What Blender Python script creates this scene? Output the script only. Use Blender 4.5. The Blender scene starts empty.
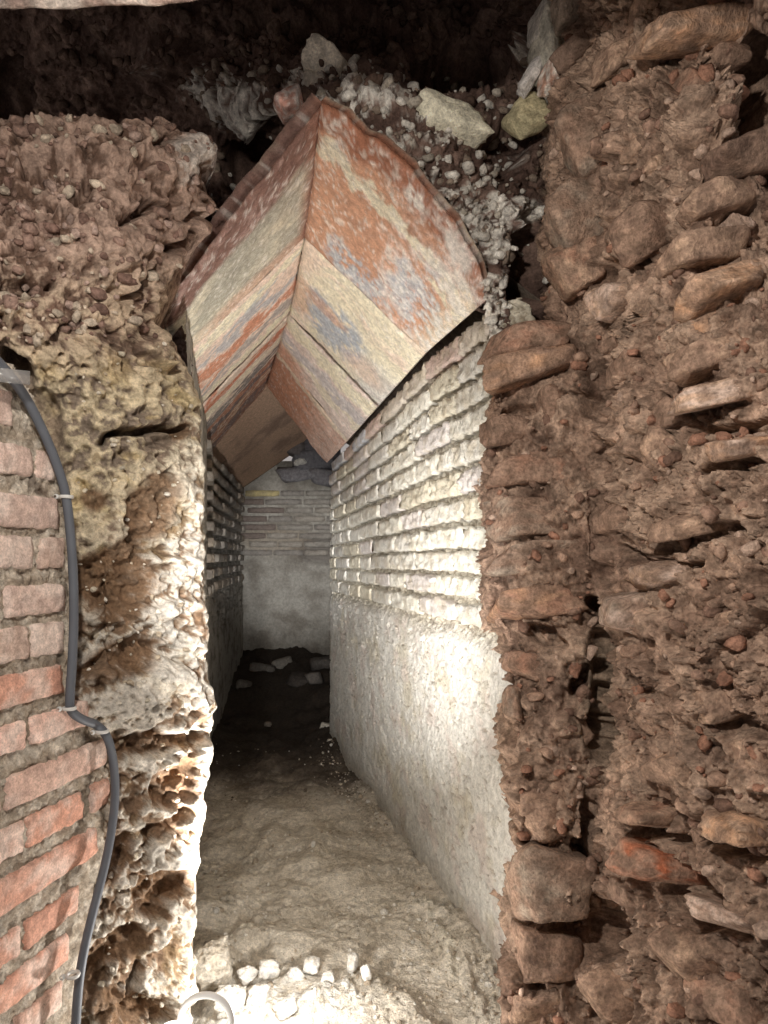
import bpy, math, random
import numpy as np
from mathutils import Vector, Matrix, Euler

# ------------------------------------------------------------------ camera, world, lights, exposure
F = 700.0      # focal length in pixels of the 768 x 1024 frame
CX = 384.0
VH = 557.0     # eye level row
CZ = 0.98      # eye height above the passage floor
scene = bpy.context.scene
col = scene.collection
cam_d = bpy.data.cameras.new('camera')
cam = bpy.data.objects.new('camera', cam_d)
col.objects.link(cam)
cam.location = (0, 0, CZ)
cam.rotation_euler = (math.pi / 2, 0, 0)
cam_d.sensor_fit = 'VERTICAL'
cam_d.sensor_height = 36.0
cam_d.sensor_width = 27.0
cam_d.lens = F / 1024 * 36.0
cam_d.shift_y = (VH - 512) / 1024
cam_d.clip_start = 0.02
scene.camera = cam

world = bpy.data.worlds.new('world')
scene.world = world
world.use_nodes = True
bg = world.node_tree.nodes['Background']
bg.inputs[0].default_value = (0.85, 0.78, 0.75, 1)
bg.inputs[1].default_value = 0.42

scene.view_settings.view_transform = 'Standard'
scene.view_settings.look = 'None'
scene.view_settings.exposure = 0.12
scene.view_settings.gamma = 1.0
scene.view_settings.use_curve_mapping = False


def P3(u, v, d):
    return Vector(((u - CX) / F * d, d, CZ + (VH - v) / F * d))


def lamp(name, kind, loc, target, power, colour, **kw):
    L = bpy.data.lights.new(name, kind)
    L.energy = power
    L.color = colour
    for k, x in kw.items():
        setattr(L, k, x)
    o = bpy.data.objects.new(name, L)
    col.objects.link(o)
    o.location = loc
    dv = Vector(target) - Vector(loc)
    o.rotation_euler = dv.to_track_quat('-Z', 'Y').to_euler()
    return o


# work lamp standing on the ground at the mouth of the passage, beam thrown up into it
lamp('work_light_beam', 'SPOT', (-0.22, 1.24, 0.30), (-0.40, 2.9, 1.66), 98, (1.0, 0.97, 0.94),
     spot_size=math.radians(105), spot_blend=1.0, shadow_soft_size=0.015)
lamp('work_light_glow', 'POINT', (-0.17, 1.26, 0.20), (0, 2, 0), 8.0, (1.0, 0.97, 0.93), shadow_soft_size=0.02)
# visitor's lamp above the camera, lights the broken masonry
lamp('hand_light', 'AREA', (-0.20, 0.30, CZ + 0.47), (0.20, 1.5, CZ - 0.15), 9.6, (1.0, 0.94, 0.87),
     shape='DISK', size=0.05)
# unseen fill spots, added to brighten and even out the passage: one wide, one narrow
lamp('passage_fill_wide', 'SPOT', (-0.20, 0.35, CZ - 0.06), (-0.06, 2.2, CZ - 0.04), 140, (0.99, 0.98, 0.97),
     spot_size=math.radians(46), spot_blend=1.0, shadow_soft_size=0.015)
lamp('passage_fill_narrow', 'SPOT', (-0.05, 0.35, CZ - 0.02), (-0.72, 5.6, CZ + 0.0), 520, (0.97, 0.98, 1.0),
     spot_size=math.radians(17), spot_blend=0.9, shadow_soft_size=0.02)

# ------------------------------------------------------------------ numpy noise


def srgb(*c):
    c = np.array(c, float) / 255
    c = c.mean() + (c - c.mean()) * 0.80
    return np.where(c <= 0.04045, c / 12.92, ((c + 0.055) / 1.055) ** 2.4)


def _hash(ix, iy, iz, seed):
    h = (ix.astype(np.uint32) * np.uint32(374761393) + iy.astype(np.uint32) * np.uint32(668265263)
         + iz.astype(np.uint32) * np.uint32(2147483647) + np.uint32((seed * 1274126177) & 0xffffffff))
    h = (h ^ (h >> np.uint32(13))) * np.uint32(1274126177)
    h = h ^ (h >> np.uint32(16))
    h = h * np.uint32(2246822519)
    return h ^ (h >> np.uint32(15))


def _rnd(h, k=0):
    h = (h + np.uint32(k * 2654435 + 77)) * np.uint32(2654435761)
    h = h ^ (h >> np.uint32(15))
    return (h & np.uint32(0xffffff)).astype(np.float32) / 16777215.0


def perlin(P, seed=0):
    P = P.astype(np.float32)
    i = np.floor(P).astype(np.int64)
    f = P - i
    w = f * f * f * (f * (f * 6 - 15) + 10)
    out = 0
    for dx in (0, 1):
        wx = w[:, 0] if dx else 1 - w[:, 0]
        for dy in (0, 1):
            wy = w[:, 1] if dy else 1 - w[:, 1]
            for dz in (0, 1):
                wz = w[:, 2] if dz else 1 - w[:, 2]
                h = _hash(i[:, 0] + dx, i[:, 1] + dy, i[:, 2] + dz, seed)
                gx = (h & np.uint32(1023)).astype(np.float32) / 511.5 - 1
                gy = ((h >> np.uint32(10)) & np.uint32(1023)).astype(np.float32) / 511.5 - 1
                gz = ((h >> np.uint32(20)) & np.uint32(1023)).astype(np.float32) / 511.5 - 1
                out = out + wx * wy * wz * (gx * (f[:, 0] - dx) + gy * (f[:, 1] - dy) + gz * (f[:, 2] - dz))
    return out * 1.5


def fbm(P, octv=4, gain=0.5, seed=0, ridge=False):
    P = np.asarray(P)
    a, s, o = 1.0, 0.0, 0
    Q = P.copy()
    for k in range(octv):
        n = perlin(Q, seed + k * 17)
        if ridge:
            n = 0.5 - np.abs(n) * 2
        o = o + a * n
        s += a
        a *= gain
        Q = Q * 2.03 + 11.7
    return o / s


def plates(P, seed=0, tilt=0.6):
    """Broken-rock relief: each cell is a flat facet of its own height and tilt. Returns (height, edge distance, cell id)."""
    P = P.astype(np.float32)
    i = np.floor(P).astype(np.int64)
    n = len(P)
    b1 = np.full(n, 9.0, np.float32)
    b2 = np.full(n, 9.0, np.float32)
    H = np.zeros(n, np.float32)
    I = np.zeros(n, np.float32)
    for dx in (-1, 0, 1):
        for dy in (-1, 0, 1):
            for dz in (-1, 0, 1):
                cx, cy, cz = i[:, 0] + dx, i[:, 1] + dy, i[:, 2] + dz
                h = _hash(cx, cy, cz, seed)
                px = cx + _rnd(h, 1)
                py = cy + _rnd(h, 2)
                pz = cz + _rnd(h, 3)
                rx, ry, rz = P[:, 0] - px, P[:, 1] - py, P[:, 2] - pz
                d = np.sqrt(rx * rx + ry * ry + rz * rz)
                m = d < b1
                b2 = np.where(m, b1, np.minimum(b2, d))
                b1 = np.where(m, d, b1)
                hh = (_rnd(h, 4) - 0.5) + tilt * ((_rnd(h, 5) - 0.5) * rx + (_rnd(h, 6) - 0.5) * ry + (_rnd(h, 7) - 0.5) * rz) * 2
                H = np.where(m, hh, H)
                I = np.where(m, _rnd(h, 8), I)
    return H, b2 - b1, I


def sstep(a, b, x):
    t = np.clip((x - a) / (b - a), 0, 1)
    return t * t * (3 - 2 * t)


def blob(U, V, cu, cv, ru, rv, rot=0, k=2.0):
    """1 inside a tilted ellipse, falling to 0 at its rim; k sets how steep the rim is. rot in degrees, counter-clockwise."""
    a = math.radians(rot)
    x = (U - cu) * math.cos(a) - (V - cv) * math.sin(a)
    y = (U - cu) * math.sin(a) + (V - cv) * math.cos(a)
    r = np.sqrt((x / ru) ** 2 + (y / rv) ** 2)
    return sstep(0, 1, np.clip((1 - r) * k, 0, 1))


def bilerp(U, V, us, vs, T):
    T = np.array(T, float)
    us, vs = np.array(us, float), np.array(vs, float)
    i = np.clip(np.searchsorted(us, U) - 1, 0, len(us) - 2)
    j = np.clip(np.searchsorted(vs, V) - 1, 0, len(vs) - 2)
    a = np.clip((U - us[i]) / (us[i + 1] - us[i]), 0, 1)
    b = np.clip((V - vs[j]) / (vs[j + 1] - vs[j]), 0, 1)
    return (T[j, i] * (1 - a) + T[j, i + 1] * a) * (1 - b) + (T[j + 1, i] * (1 - a) + T[j + 1, i + 1] * a) * b


def mixc(C, c, m):
    return C * (1 - m[:, None]) + np.asarray(c)[None, :] * m[:, None]


# ------------------------------------------------------------------ materials
def earth_material(name, grain=260.0, bump=0.35, dist=0.004, rough=0.92, var=0.35, spec=0.2, crumb=0.0):
    m = bpy.data.materials.new(name)
    m.use_nodes = True
    nt = m.node_tree
    N, L = nt.nodes, nt.links
    b = N['Principled BSDF']
    b.inputs['Roughness'].default_value = rough
    b.inputs['Specular IOR Level'].default_value = spec
    at = N.new('ShaderNodeAttribute')
    at.attribute_name = 'tint'
    geo = N.new('ShaderNodeNewGeometry')
    mp = N.new('ShaderNodeMapping')
    L.new(geo.outputs['Position'], mp.inputs['Vector'])
    n1 = N.new('ShaderNodeTexNoise')
    n1.inputs['Scale'].default_value = grain
    n1.inputs['Detail'].default_value = 5
    n1.inputs['Roughness'].default_value = 0.7
    L.new(mp.outputs[0], n1.inputs['Vector'])
    n2 = N.new('ShaderNodeTexNoise')
    n2.inputs['Scale'].default_value = grain * 0.22
    n2.inputs['Detail'].default_value = 6
    n2.inputs['Roughness'].default_value = 0.65
    L.new(mp.outputs[0], n2.inputs['Vector'])
    mr = N.new('ShaderNodeMapRange')
    mr.inputs[1].default_value = 0.38
    mr.inputs[2].default_value = 0.62
    mr.inputs[3].default_value = 1 - var
    mr.inputs[4].default_value = 1 + var
    L.new(n2.outputs['Fac'], mr.inputs[0])
    mr2 = N.new('ShaderNodeMapRange')
    mr2.inputs[1].default_value = 0.36
    mr2.inputs[2].default_value = 0.64
    mr2.inputs[3].default_value = 1 - var
    mr2.inputs[4].default_value = 1 + var
    L.new(n1.outputs['Fac'], mr2.inputs[0])
    mul = N.new('ShaderNodeMath')
    mul.operation = 'MULTIPLY'
    L.new(mr.outputs[0], mul.inputs[0])
    L.new(mr2.outputs[0], mul.inputs[1])
    vm = N.new('ShaderNodeVectorMath')
    vm.operation = 'SCALE'
    L.new(at.outputs['Color'], vm.inputs[0])
    L.new(mul.outputs[0], vm.inputs['Scale'])
    L.new(vm.outputs[0], b.inputs['Base Color'])
    add = N.new('ShaderNodeMath')
    add.operation = 'MULTIPLY_ADD'
    L.new(n2.outputs['Fac'], add.inputs[0])
    add.inputs[1].default_value = 1.6
    L.new(n1.outputs['Fac'], add.inputs[2])
    vo = N.new('ShaderNodeTexVoronoi')
    vo.inputs['Scale'].default_value = grain * 0.55
    L.new(mp.outputs[0], vo.inputs['Vector'])
    ad2 = N.new('ShaderNodeMath')
    ad2.operation = 'MULTIPLY_ADD'
    L.new(vo.outputs['Distance'], ad2.inputs[0])
    ad2.inputs[1].default_value = crumb
    L.new(add.outputs[0], ad2.inputs[2])
    bp = N.new('ShaderNodeBump')
    bp.inputs['Strength'].default_value = bump
    bp.inputs['Distance'].default_value = dist
    L.new(ad2.outputs[0], bp.inputs['Height'])
    L.new(bp.outputs[0], b.inputs['Normal'])
    return m


M_SOIL = earth_material('rubble_and_soil', 150, 0.8, 0.007, 0.95, 0.32, 0.12, 0.0)
M_LIME = earth_material('lime_crust', 170, 0.8, 0.007, 0.92, 0.26, 0.15, 0.0)
M_STONE = earth_material('dusty_stone', 240, 0.9, 0.008, 0.92, 0.22, 0.15)
M_TILE = earth_material('terracotta_tile', 300, 0.6, 0.004, 0.85, 0.20, 0.25)
M_BRICK = earth_material('brick_face', 300, 0.5, 0.0025, 0.9, 0.22, 0.2)
M_MORTAR = earth_material('mortar', 240, 1.0, 0.005, 0.95, 0.25, 0.15)
M_PLASTER = earth_material('pitted_plaster', 220, 0.9, 0.006, 0.9, 0.14, 0.2)
M_FLOOR = earth_material('trodden_earth', 260, 0.9, 0.007, 0.92, 0.22, 0.15, -0.4)


def plain(name, c, rough=0.5, metal=0.0, emit=None, alpha=None, spec=0.5):
    m = bpy.data.materials.new(name)
    m.use_nodes = True
    N, L = m.node_tree.nodes, m.node_tree.links
    b = N['Principled BSDF']
    n = N.new('ShaderNodeTexNoise')
    n.inputs['Scale'].default_value = 90
    n.inputs['Detail'].default_value = 4
    mx = N.new('ShaderNodeMix')
    mx.data_type = 'RGBA'
    mx.inputs[6].default_value = (*[x * 0.8 for x in c], 1)
    mx.inputs[7].default_value = (*[min(1, x * 1.2) for x in c], 1)
    L.new(n.outputs['Fac'], mx.inputs[0])
    L.new(mx.outputs[2], b.inputs['Base Color'])
    b.inputs['Roughness'].default_value = rough
    b.inputs['Metallic'].default_value = metal
    b.inputs['Specular IOR Level'].default_value = spec
    if emit:
        b.inputs['Emission Color'].default_value = (*emit[:3], 1)
        b.inputs['Emission Strength'].default_value = emit[3]
    if alpha:
        b.inputs['Alpha'].default_value = alpha
    return m


# ------------------------------------------------------------------ objects
def props(o, kind=None, label=None, cat=None, group=None):
    if kind: o['kind'] = kind
    if label: o['label'] = label
    if cat: o['category'] = cat
    if group: o['group'] = group
    return o


def mesh_obj(name, V, faces, mat, C=None, parent=None, smooth=True, origin=None):
    V = np.asarray(V, np.float32)
    if origin is not None:
        V = V - np.asarray(origin, np.float32)[None, :]
    me = bpy.data.meshes.new(name)
    faces = np.asarray(faces, np.int32)
    k = faces.shape[1]
    me.vertices.add(len(V))
    me.vertices.foreach_set('co', V.ravel())
    me.loops.add(faces.size)
    me.loops.foreach_set('vertex_index', faces.ravel())
    me.polygons.add(len(faces))
    me.polygons.foreach_set('loop_start', np.arange(0, faces.size, k, dtype=np.int32))
    me.update(calc_edges=True)
    if C is not None:
        a = me.color_attributes.new('tint', 'FLOAT_COLOR', 'POINT')
        C4 = np.ones((len(V), 4), np.float32)
        C4[:, :3] = np.clip(C, 0.0, 1)
        a.data.foreach_set('color', C4.ravel())
    if smooth:
        me.polygons.foreach_set('use_smooth', np.ones(len(faces), bool))
    me.materials.append(mat)
    o = bpy.data.objects.new(name, me)
    col.objects.link(o)
    if origin is not None:
        o.location = origin
    if parent:
        o.parent = parent
    return o


def grid_faces(ny, nx, keep=None, flip=False):
    j, i = np.meshgrid(np.arange(ny - 1), np.arange(nx - 1), indexing='ij')
    a = j * nx + i
    q = np.stack([a, a + nx, a + nx + 1, a + 1], -1).reshape(-1, 4)
    if flip: q = q[:, ::-1]
    if keep is not None:
        q = q[keep.ravel()[q].all(1)]
    return q


def smooth_grid(B, it, axis):
    for _ in range(it):
        if axis == 1:
            B[:, 1:-1] = (B[:, :-2] + 2 * B[:, 1:-1] + B[:, 2:]) / 4
        else:
            B[1:-1] = (B[:-2] + 2 * B[1:-1] + B[2:]) / 4
    return B


def soften(H, ny, nx, it=2):
    G = H.reshape(ny, nx).copy()
    for _ in range(it):
        smooth_grid(G, 1, 1)
        smooth_grid(G, 1, 0)
    return G.ravel()


def grid_normals(B):
    du = np.gradient(B, axis=1)
    dv = np.gradient(B, axis=0)
    n = np.cross(dv, du)
    n /= np.linalg.norm(n, axis=2, keepdims=True) + 1e-9
    return n


def unproject(U, V, D):
    return np.stack([(U - CX) / F * D, D, CZ + (VH - V) / F * D], -1)


def in_poly(U, V, poly):
    m = np.zeros(U.shape, bool)
    n = len(poly)
    for a in range(n):
        x0, y0 = poly[a]
        x1, y1 = poly[(a + 1) % n]
        c = ((y0 > V) != (y1 > V)) & (U < (x1 - x0) * (V - y0) / ((y1 - y0) + 1e-9) + x0)
        m ^= c
    return m


# ---- stones: faceted, roughened lumps
_ico = {}


def ico(sub):
    if sub not in _ico:
        import bmesh
        bm = bmesh.new()
        bmesh.ops.create_icosphere(bm, subdivisions=sub, radius=1)
        V = np.array([v.co[:] for v in bm.verts])
        Fc = np.array([[v.index for v in f.verts] for f in bm.faces])
        bm.free()
        _ico[sub] = (V, Fc)
    return _ico[sub]


def lump(size, seed, sub=4, boxy=0.75, cuts=7, rough=0.05, freq=2.2):
    """Unit directions pushed onto a random convex polytope, scaled to the size, roughened. Local vertices and faces."""
    r = np.random.RandomState(seed)
    D, Fc = ico(sub)
    nor, dist = [], []
    for ax in range(3):
        for s in (-1, 1):
            n = np.zeros(3); n[ax] = s
            n += r.normal(0, 0.16, 3)
            nor.append(n / np.linalg.norm(n)); dist.append(boxy + r.uniform(-.08, .12))
    for _ in range(cuts):
        n = r.normal(0, 1, 3)
        nor.append(n / np.linalg.norm(n)); dist.append(r.uniform(0.8, 1.05))
    nor, dist = np.array(nor), np.array(dist)
    q = np.maximum(D @ nor.T, 1e-3) / dist[None]
    p = 20.0
    R = 1.0 / (np.sum(q ** p, 1) ** (1 / p))
    V = D * R[:, None]
    off = r.uniform(0, 90, 3)
    n1 = fbm(V * freq + off, 5, 0.6, seed)
    h, e, _ = plates(V * freq * 1.3 + off, seed)
    V = V * (1 + rough * (1.8 * n1 + 0.8 * h))[:, None]
    ext = (V.max(0) - V.min(0)) / 2
    V = V / ext * (np.array(size) / 2)
    return V, Fc, n1, h


def stone(name, parent, pos, size, rot=(0, 0, 0), c=(150, 110, 90), c2=None, dust=None, seed=1, sub=4, boxy=0.8, cuts=6,
          rough=0.05, mat=None, label=None, freq=2.2):
    V, Fc, n1, h = lump(size, seed, sub, boxy, cuts, rough, freq)
    E = Euler([math.radians(a) for a in rot], 'XYZ').to_matrix()
    V = V @ np.array(E).T
    C = np.tile(srgb(*c), (len(V), 1))
    if c2 is not None:
        C = mixc(C, srgb(*c2), sstep(-0.15, 0.25, n1))
    if dust is not None:
        m = sstep(-0.1, 0.3, fbm(V * 26 + seed, 4, 0.6, seed + 5) + 0.15)
        C = mixc(C, srgb(*dust), m * 0.8)
    o = mesh_obj(name, V, Fc, mat or M_STONE, C, parent)
    o.location = pos
    if label: o['label'] = label
    return o


def scatter(parent, n, lo, hi, cols, seed, box, mat, name='rubble', flat=0.7, sink=0.25):
    """Small broken bits bedded in a rough surface; box gives the picture area as columns and rows used to choose them."""
    me = parent.data
    m = len(me.vertices)
    co = np.zeros(m * 3, np.float32); me.vertices.foreach_get('co', co); co = co.reshape(-1, 3)
    no = np.zeros(m * 3, np.float32); me.vertices.foreach_get('normal', no); no = no.reshape(-1, 3)
    rs = np.random.RandomState(seed)
    u = co[:, 0] / co[:, 1] * F + CX; v = VH - (co[:, 2] - CZ) / co[:, 1] * F
    ids = np.where((u > box[0]) & (v > box[1]) & (u < box[2]) & (v < box[3]) & (no[:, 1] < -0.25))[0]
    if not len(ids): return
    ids = rs.choice(ids, n)
    forms = [lump((1, 1, 1), seed * 31 + k, 2, .8, 6, .06, 1.6) for k in range(14)]
    Vs, Fs, Cs = [], [], []
    base = 0
    for i in ids:
        V0, Fc, n1, h = forms[rs.randint(14)]
        r = lo + (hi - lo) * rs.rand() ** 2.2
        E = np.array(Euler(rs.uniform(0, 6.28, 3), 'XYZ').to_matrix()) if rs.rand() < .4 else np.array(Euler((rs.normal(0, .3), rs.normal(0, .3), rs.uniform(0, 6.28)), 'XYZ').to_matrix())
        V = (V0 * np.array([1.2, 1, flat]) * r) @ E.T
        Vs.append(V + co[i] + no[i] * r * (0.5 - sink) * .4)
        Fs.append(Fc + base); base += len(V0)
        c = srgb(*cols[rs.randint(len(cols))]) * rs.uniform(.85, 1.12)
        Cs.append(np.tile(c, (len(V0), 1)) * (1 + .3 * n1)[:, None])
    o = mesh_obj(name, np.concatenate(Vs), np.concatenate(Fs), mat, np.concatenate(Cs), parent)
    o['kind'] = 'stuff'
    return o


# ================================================================== THE SETTING
SOIL = srgb(118, 86, 70)
DARK = srgb(72, 52, 44)
# ---------------------------------------------------------------- left: broken core of the wall with its corner into the passage
LU = [-100, 0, 60, 110, 160, 205, 250]
LV = [-60, 120, 250, 330, 400, 700, 1100]
LT = [[1.15, 1.20, 1.25, 1.30, 1.36, 1.45, 1.60],
      [1.12, 1.16, 1.20, 1.24, 1.32, 1.42, 1.60],
      [0.98, 1.04, 1.10, 1.16, 1.28, 1.45, 1.66],
      [1.02, 1.06, 1.10, 1.16, 1.30, 1.50, 1.70],
      [1.12, 1.14, 1.17, 1.20, 1.27, 1.36, 1.46],
      [1.16, 1.18, 1.19, 1.22, 1.28, 1.36, 1.44],
      [1.12, 1.17, 1.19, 1.22, 1.28, 1.35, 1.42]]
ROW_V = np.linspace(-1, 1, 2)


def left_edge(v):
    return np.interp(v, [100, 115, 130, 150, 165, 185, 215, 250, 310, 330, 350, 380, 400, 440, 480, 560, 640, 655, 720, 760, 800, 850, 900, 950, 1024, 1100],
                     [120, 165, 200, 217, 208, 210, 206, 186, 152, 156, 180, 195, 203, 204, 206, 208, 208, 210, 214, 212, 206, 204, 199, 196, 192, 190])


def left_wall():
    nc, nr, ret = 215, 700, 26
    vs = np.linspace(112, 1100, nr)
    s = np.linspace(0, 1, nc)
    V = np.repeat(vs[:, None], nc, 1)
    e = left_edge(vs)
    U = -100 + (e[:, None] + 100) * s[None, :]
    D = bilerp(U, V, LU, LV, LT)
    B = unproject(U, V, D)
    # behind the modern brick facing the core stays back
    # corner: further columns run back along the passage side
    k = np.linspace(0, 1, ret + 1)[1:]
    R = B[:, -1:, :] + np.stack([-0.16 * k, 0.42 * k, 0 * k], -1)[None]
    B = np.concatenate([B, R], 1)
    U = np.concatenate([U, np.repeat(U[:, -1:], ret, 1)], 1)
    V = np.repeat(vs[:, None], nc + ret, 1)
    inner = np.concatenate([np.zeros(nc), k])
    # top: rows running back over the crest
    rt = 40
    kt = np.linspace(1, 0, rt + 1)[:-1]
    topz = np.interp(U[0], [-100, 0, 18, 35, 70, 100, 140, 150, 180, 215], [14, 12, 8, 2, 0, 0, 6, 4, 4, 6])
    B0 = B[0] - np.stack([0 * topz, 0 * topz, topz * 0.0016], -1)
    T = B0[None] + kt[:, None, None] * np.array([0.02, 0.55, 0.02])[None, None]
    B = np.concatenate([T, B], 0)
    U = np.concatenate([np.repeat(U[:1], rt, 0), U], 0)
    V = np.concatenate([np.repeat(V[:1], rt, 0), V], 0)
    ny, nx = U.shape
    inn = np.repeat(inner[None], ny, 0)
    B = smooth_grid(B, 16, 1)
    B = smooth_grid(B, 14, 0)
    Nn = grid_normals(B)
    P = B.reshape(-1, 3); n = Nn.reshape(-1, 3)
    u = U.ravel(); v = V.ravel()
    w1 = fbm(P * 9, 3, 0.5, 3) * 26
    w2 = fbm(P * 9 + 50, 3, 0.5, 4) * 26
    uw, vw = u + w1, v + w2
    low = sstep(320, 400, v)
    h1, e1, _ = plates(P * np.array([9, 9, 11]) + fbm(P * 14, 3, 0.5, 9)[:, None] * 0.8, 2, 0.8)
    h2, e2, _ = plates(P * np.array([30, 30, 36]) + fbm(P * 40, 2, 0.5, 10)[:, None], 5, 0.8)
    f1 = fbm(P * 14, 6, 0.52, 21)
    fr = fbm(P * 55, 4, 0.65, 31)
    ri = fbm(P * np.array([30, 30, 40]), 4, 0.5, 41, ridge=True)
    H = soften(0.026 * h1 * (1 - 0.55 * low) + 0.010 * h2 + 0.026 * f1 + 0.009 * fr + 0.007 * ri, ny, nx, 2)
    h3, e3, _ = plates(P * 85 + fbm(P * 90, 2, 0.5, 10)[:, None] * .8, 6, .9)
    fg = fbm(P * 95, 3, 0.7, 51)
    pit = sstep(0.16, 0.30, fbm(P * 42, 3, .6, 61)) * (0.4 + 0.6 * low) + 0.7 * sstep(0.2, .34, fbm(P * 90 + 5, 2, .6, 62))
    H = H + 0.0075 * fg + 0.0055 * h3 + 0.008 * fr * (0.5 + low) - 0.012 * pit
    B1 = lambda *a, **k: blob(uw, vw, *a, **k)
    # hollows and ledges
    feats = [(118, 575, 62, 42, 48, -0.030, 2.5), (150, 520, 26, 38, -20, -0.018, 2), (125, 655, 60, 26, 28, -0.020, 2),
             (100, 640, 46, 9, 33, -0.030, 3), (165, 655, 30, 8, -35, -0.018, 3),
             (140, 697, 90, 32, 2, 0.032, 3), (150, 742, 75, 17, 4, -0.026, 3), (178, 790, 26, 28, 10, -0.034, 3),
             (162, 828, 30, 12, 20, -0.025, 3), (108, 850, 20, 34, -10, -0.030, 2.5), (165, 893, 38, 26, 24, -0.048, 3.5),
             (118, 950, 42, 20, 35, -0.034, 2.5), (140, 985, 7, 26, -5, -0.05, 3), (95, 985, 20, 26, 0, -0.02, 2),
             (148, 1012, 26, 22, 0, -0.04, 2.5), (178, 930, 34, 14, 20, 0.012, 2), (186, 985, 26, 26, 0, 0.018, 2),
             (150, 434, 52, 5, 6, -0.05, 3), (115, 437, 20, 4, 0, -0.04, 3), (165, 368, 26, 6, -20, -0.032, 3),
             (130, 415, 60, 16, 3, 0.018, 2), (205, 352, 8, 9, 0, -0.03, 2), (60, 465, 16, 8, 0, -0.02, 3),
             (55, 408, 10, 5, -30, -0.035, 3), (160, 605, 45, 8, 8, 0.022, 3), (180, 560, 22, 8, 0, 0.016, 2),
             (100, 525, 40, 8, 30, 0.014, 2), (10, 372, 26, 24, -20, -0.07, 2.5),
             # upper rubble
             (150, 215, 30, 9, 15, -0.045, 2.5), (35, 160, 22, 14, -30, -0.03, 2.5), (20, 290, 26, 18, 20, -0.03, 2), (48, 280, 6, 5, 0, -0.04, 3),
             (155, 138, 34, 4, 5, -0.035, 3), (190, 225, 46, 7, 42, -0.085, 3), (180, 160, 40, 20, 10, 0.02, 2),
             (95, 150, 70, 30, 0, 0.03, 1.6), (100, 245, 60, 30, -20, 0.02, 1.5), (80, 190, 30, 8, 25, -0.03, 2.2),
             (205, 205, 30, 8, 45, 0.02, 2), (195, 265, 30, 10, 45, 0.015, 2), (215, 240, 8, 9, 0, -0.06, 2), (140, 290, 30, 6, 25, -0.025, 2.5)]
    for cu, cv, ru, rv, rot, a, k in feats:
        H = H + a * B1(cu, cv, ru, rv, rot, k)
    brickzone = (1 - sstep(50, 74, u - np.interp(v, [380, 700, 735, 800, 900, 1024], [0, 4, 40, 44, 22, 2]))) * sstep(385, 410, v)
    H = H * (1 - 0.8 * brickzone) - 0.035 * brickzone
    side = sstep(0.02, 0.2, inn.ravel())
    near_edge = sstep(16, 0, np.interp(v, vs, e) - u) * low
    H = soften(H * (1 - 0.65 * side) * (1 - 0.5 * near_edge), ny, nx, 1)
    Q = P + n * H[:, None]
    # colours: soil where it is hollow, lime crust where it stands proud
    hl = H
    lime = sstep(-0.18, 0.24, f1 * 0.8 + fr * 0.9 + 0.25 * ri + 0.30 * h2 + (hl * 5).clip(-.3, .3) + 0.10)
    pink = srgb(178, 146, 126); brn = srgb(112, 84, 68); whit = srgb(200, 190, 174); cream = srgb(208, 188, 150); grey = srgb(138, 120, 102)
    up = mixc(np.tile(brn, (len(P), 1)), pink, lime)
    up = mixc(up, srgb(195, 170, 138), lime * sstep(240, 320, v) * 0.85)
    wc = blob(uw, vw, 195, 160, 34, 30, 20, 2)
    up = mixc(up, srgb(214, 200, 186), wc * sstep(-0.1, 0.2, fr + f1 + 0.12))
    dn = mixc(np.tile(grey, (len(P), 1)), cream, lime)
    wf = sstep(430, 620, v + (u - 130) * 1.2)
    dn = mixc(dn, whit, (wf * lime).clip(0, 1))
    dn = mixc(dn, srgb(128, 98, 72), (1 - lime) * wf * 0.9)
    yel = sstep(0.05, 0.3, fbm(P * 14 + 9, 4, 0.6, 77))
    dn = mixc(dn, srgb(204, 176, 112), yel * (1 - 0.75 * wf) * 0.55)
    soilm = np.zeros(len(P))
    for cu, cv, ru, rv, rot, k in [(118, 578, 62, 46, 48, 3), (152, 515, 30, 42, -20, 2.5), (120, 660, 64, 24, 25, 2.5), (150, 742, 70, 15, 4, 2.5),
                                   (180, 788, 28, 32, 10, 3), (165, 826, 30, 12, 20, 3), (108, 855, 22, 40, -10, 3), (165, 893, 38, 28, 24, 3.5),
                                   (118, 950, 44, 22, 35, 3), (110, 1010, 80, 22, 0, 2.5), (95, 980, 16, 40, 0, 2), (180, 432, 22, 9, 10, 2),
                                   (90, 500, 22, 18, 20, 2), (205, 620, 9, 22, 0, 2)]:
        soilm = np.maximum(soilm, B1(cu, cv, ru, rv, rot, k))
    soilm *= sstep(-0.5, 0.0, 0.22 - fr)
    dn = mixc(dn, srgb(126, 94, 66), soilm * 0.93)
    C = up * (1 - low[:, None]) + dn * low[:, None]
    sc = side * sstep(420, 520, v)
    C = mixc(C, srgb(192, 182, 166), sc * 0.8)
    C = mixc(C, srgb(140, 118, 92), brickzone * 0.6)
    o = mesh_obj('wall_left', Q, grid_faces(ny, nx), M_LIME, C)
    props(o, 'structure', 'broken rubble and lime core of the wall beside the brick facing, its edge forming the passage corner')
    return o


WALL_L = left_wall()


# ---------------------------------------------------------------- modern brick facing at the far left
def facing_plane(u):
    """Point of the brick facing's plane seen in column u: (X, Y)."""
    k = (u - CX) / F
    t = (k * 1.06 + 0.531) / (0.24 - k)
    return (-0.531 + 0.24 * t, 1.06 + t)


WDIR = np.array([0.24, 1.0, 0]); WDIR /= np.linalg.norm(WDIR)
WNOR = np.array([1.0, -0.24, 0]); WNOR /= np.linalg.norm(WNOR)
if WNOR[0] < 0: WNOR = -WNOR


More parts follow.
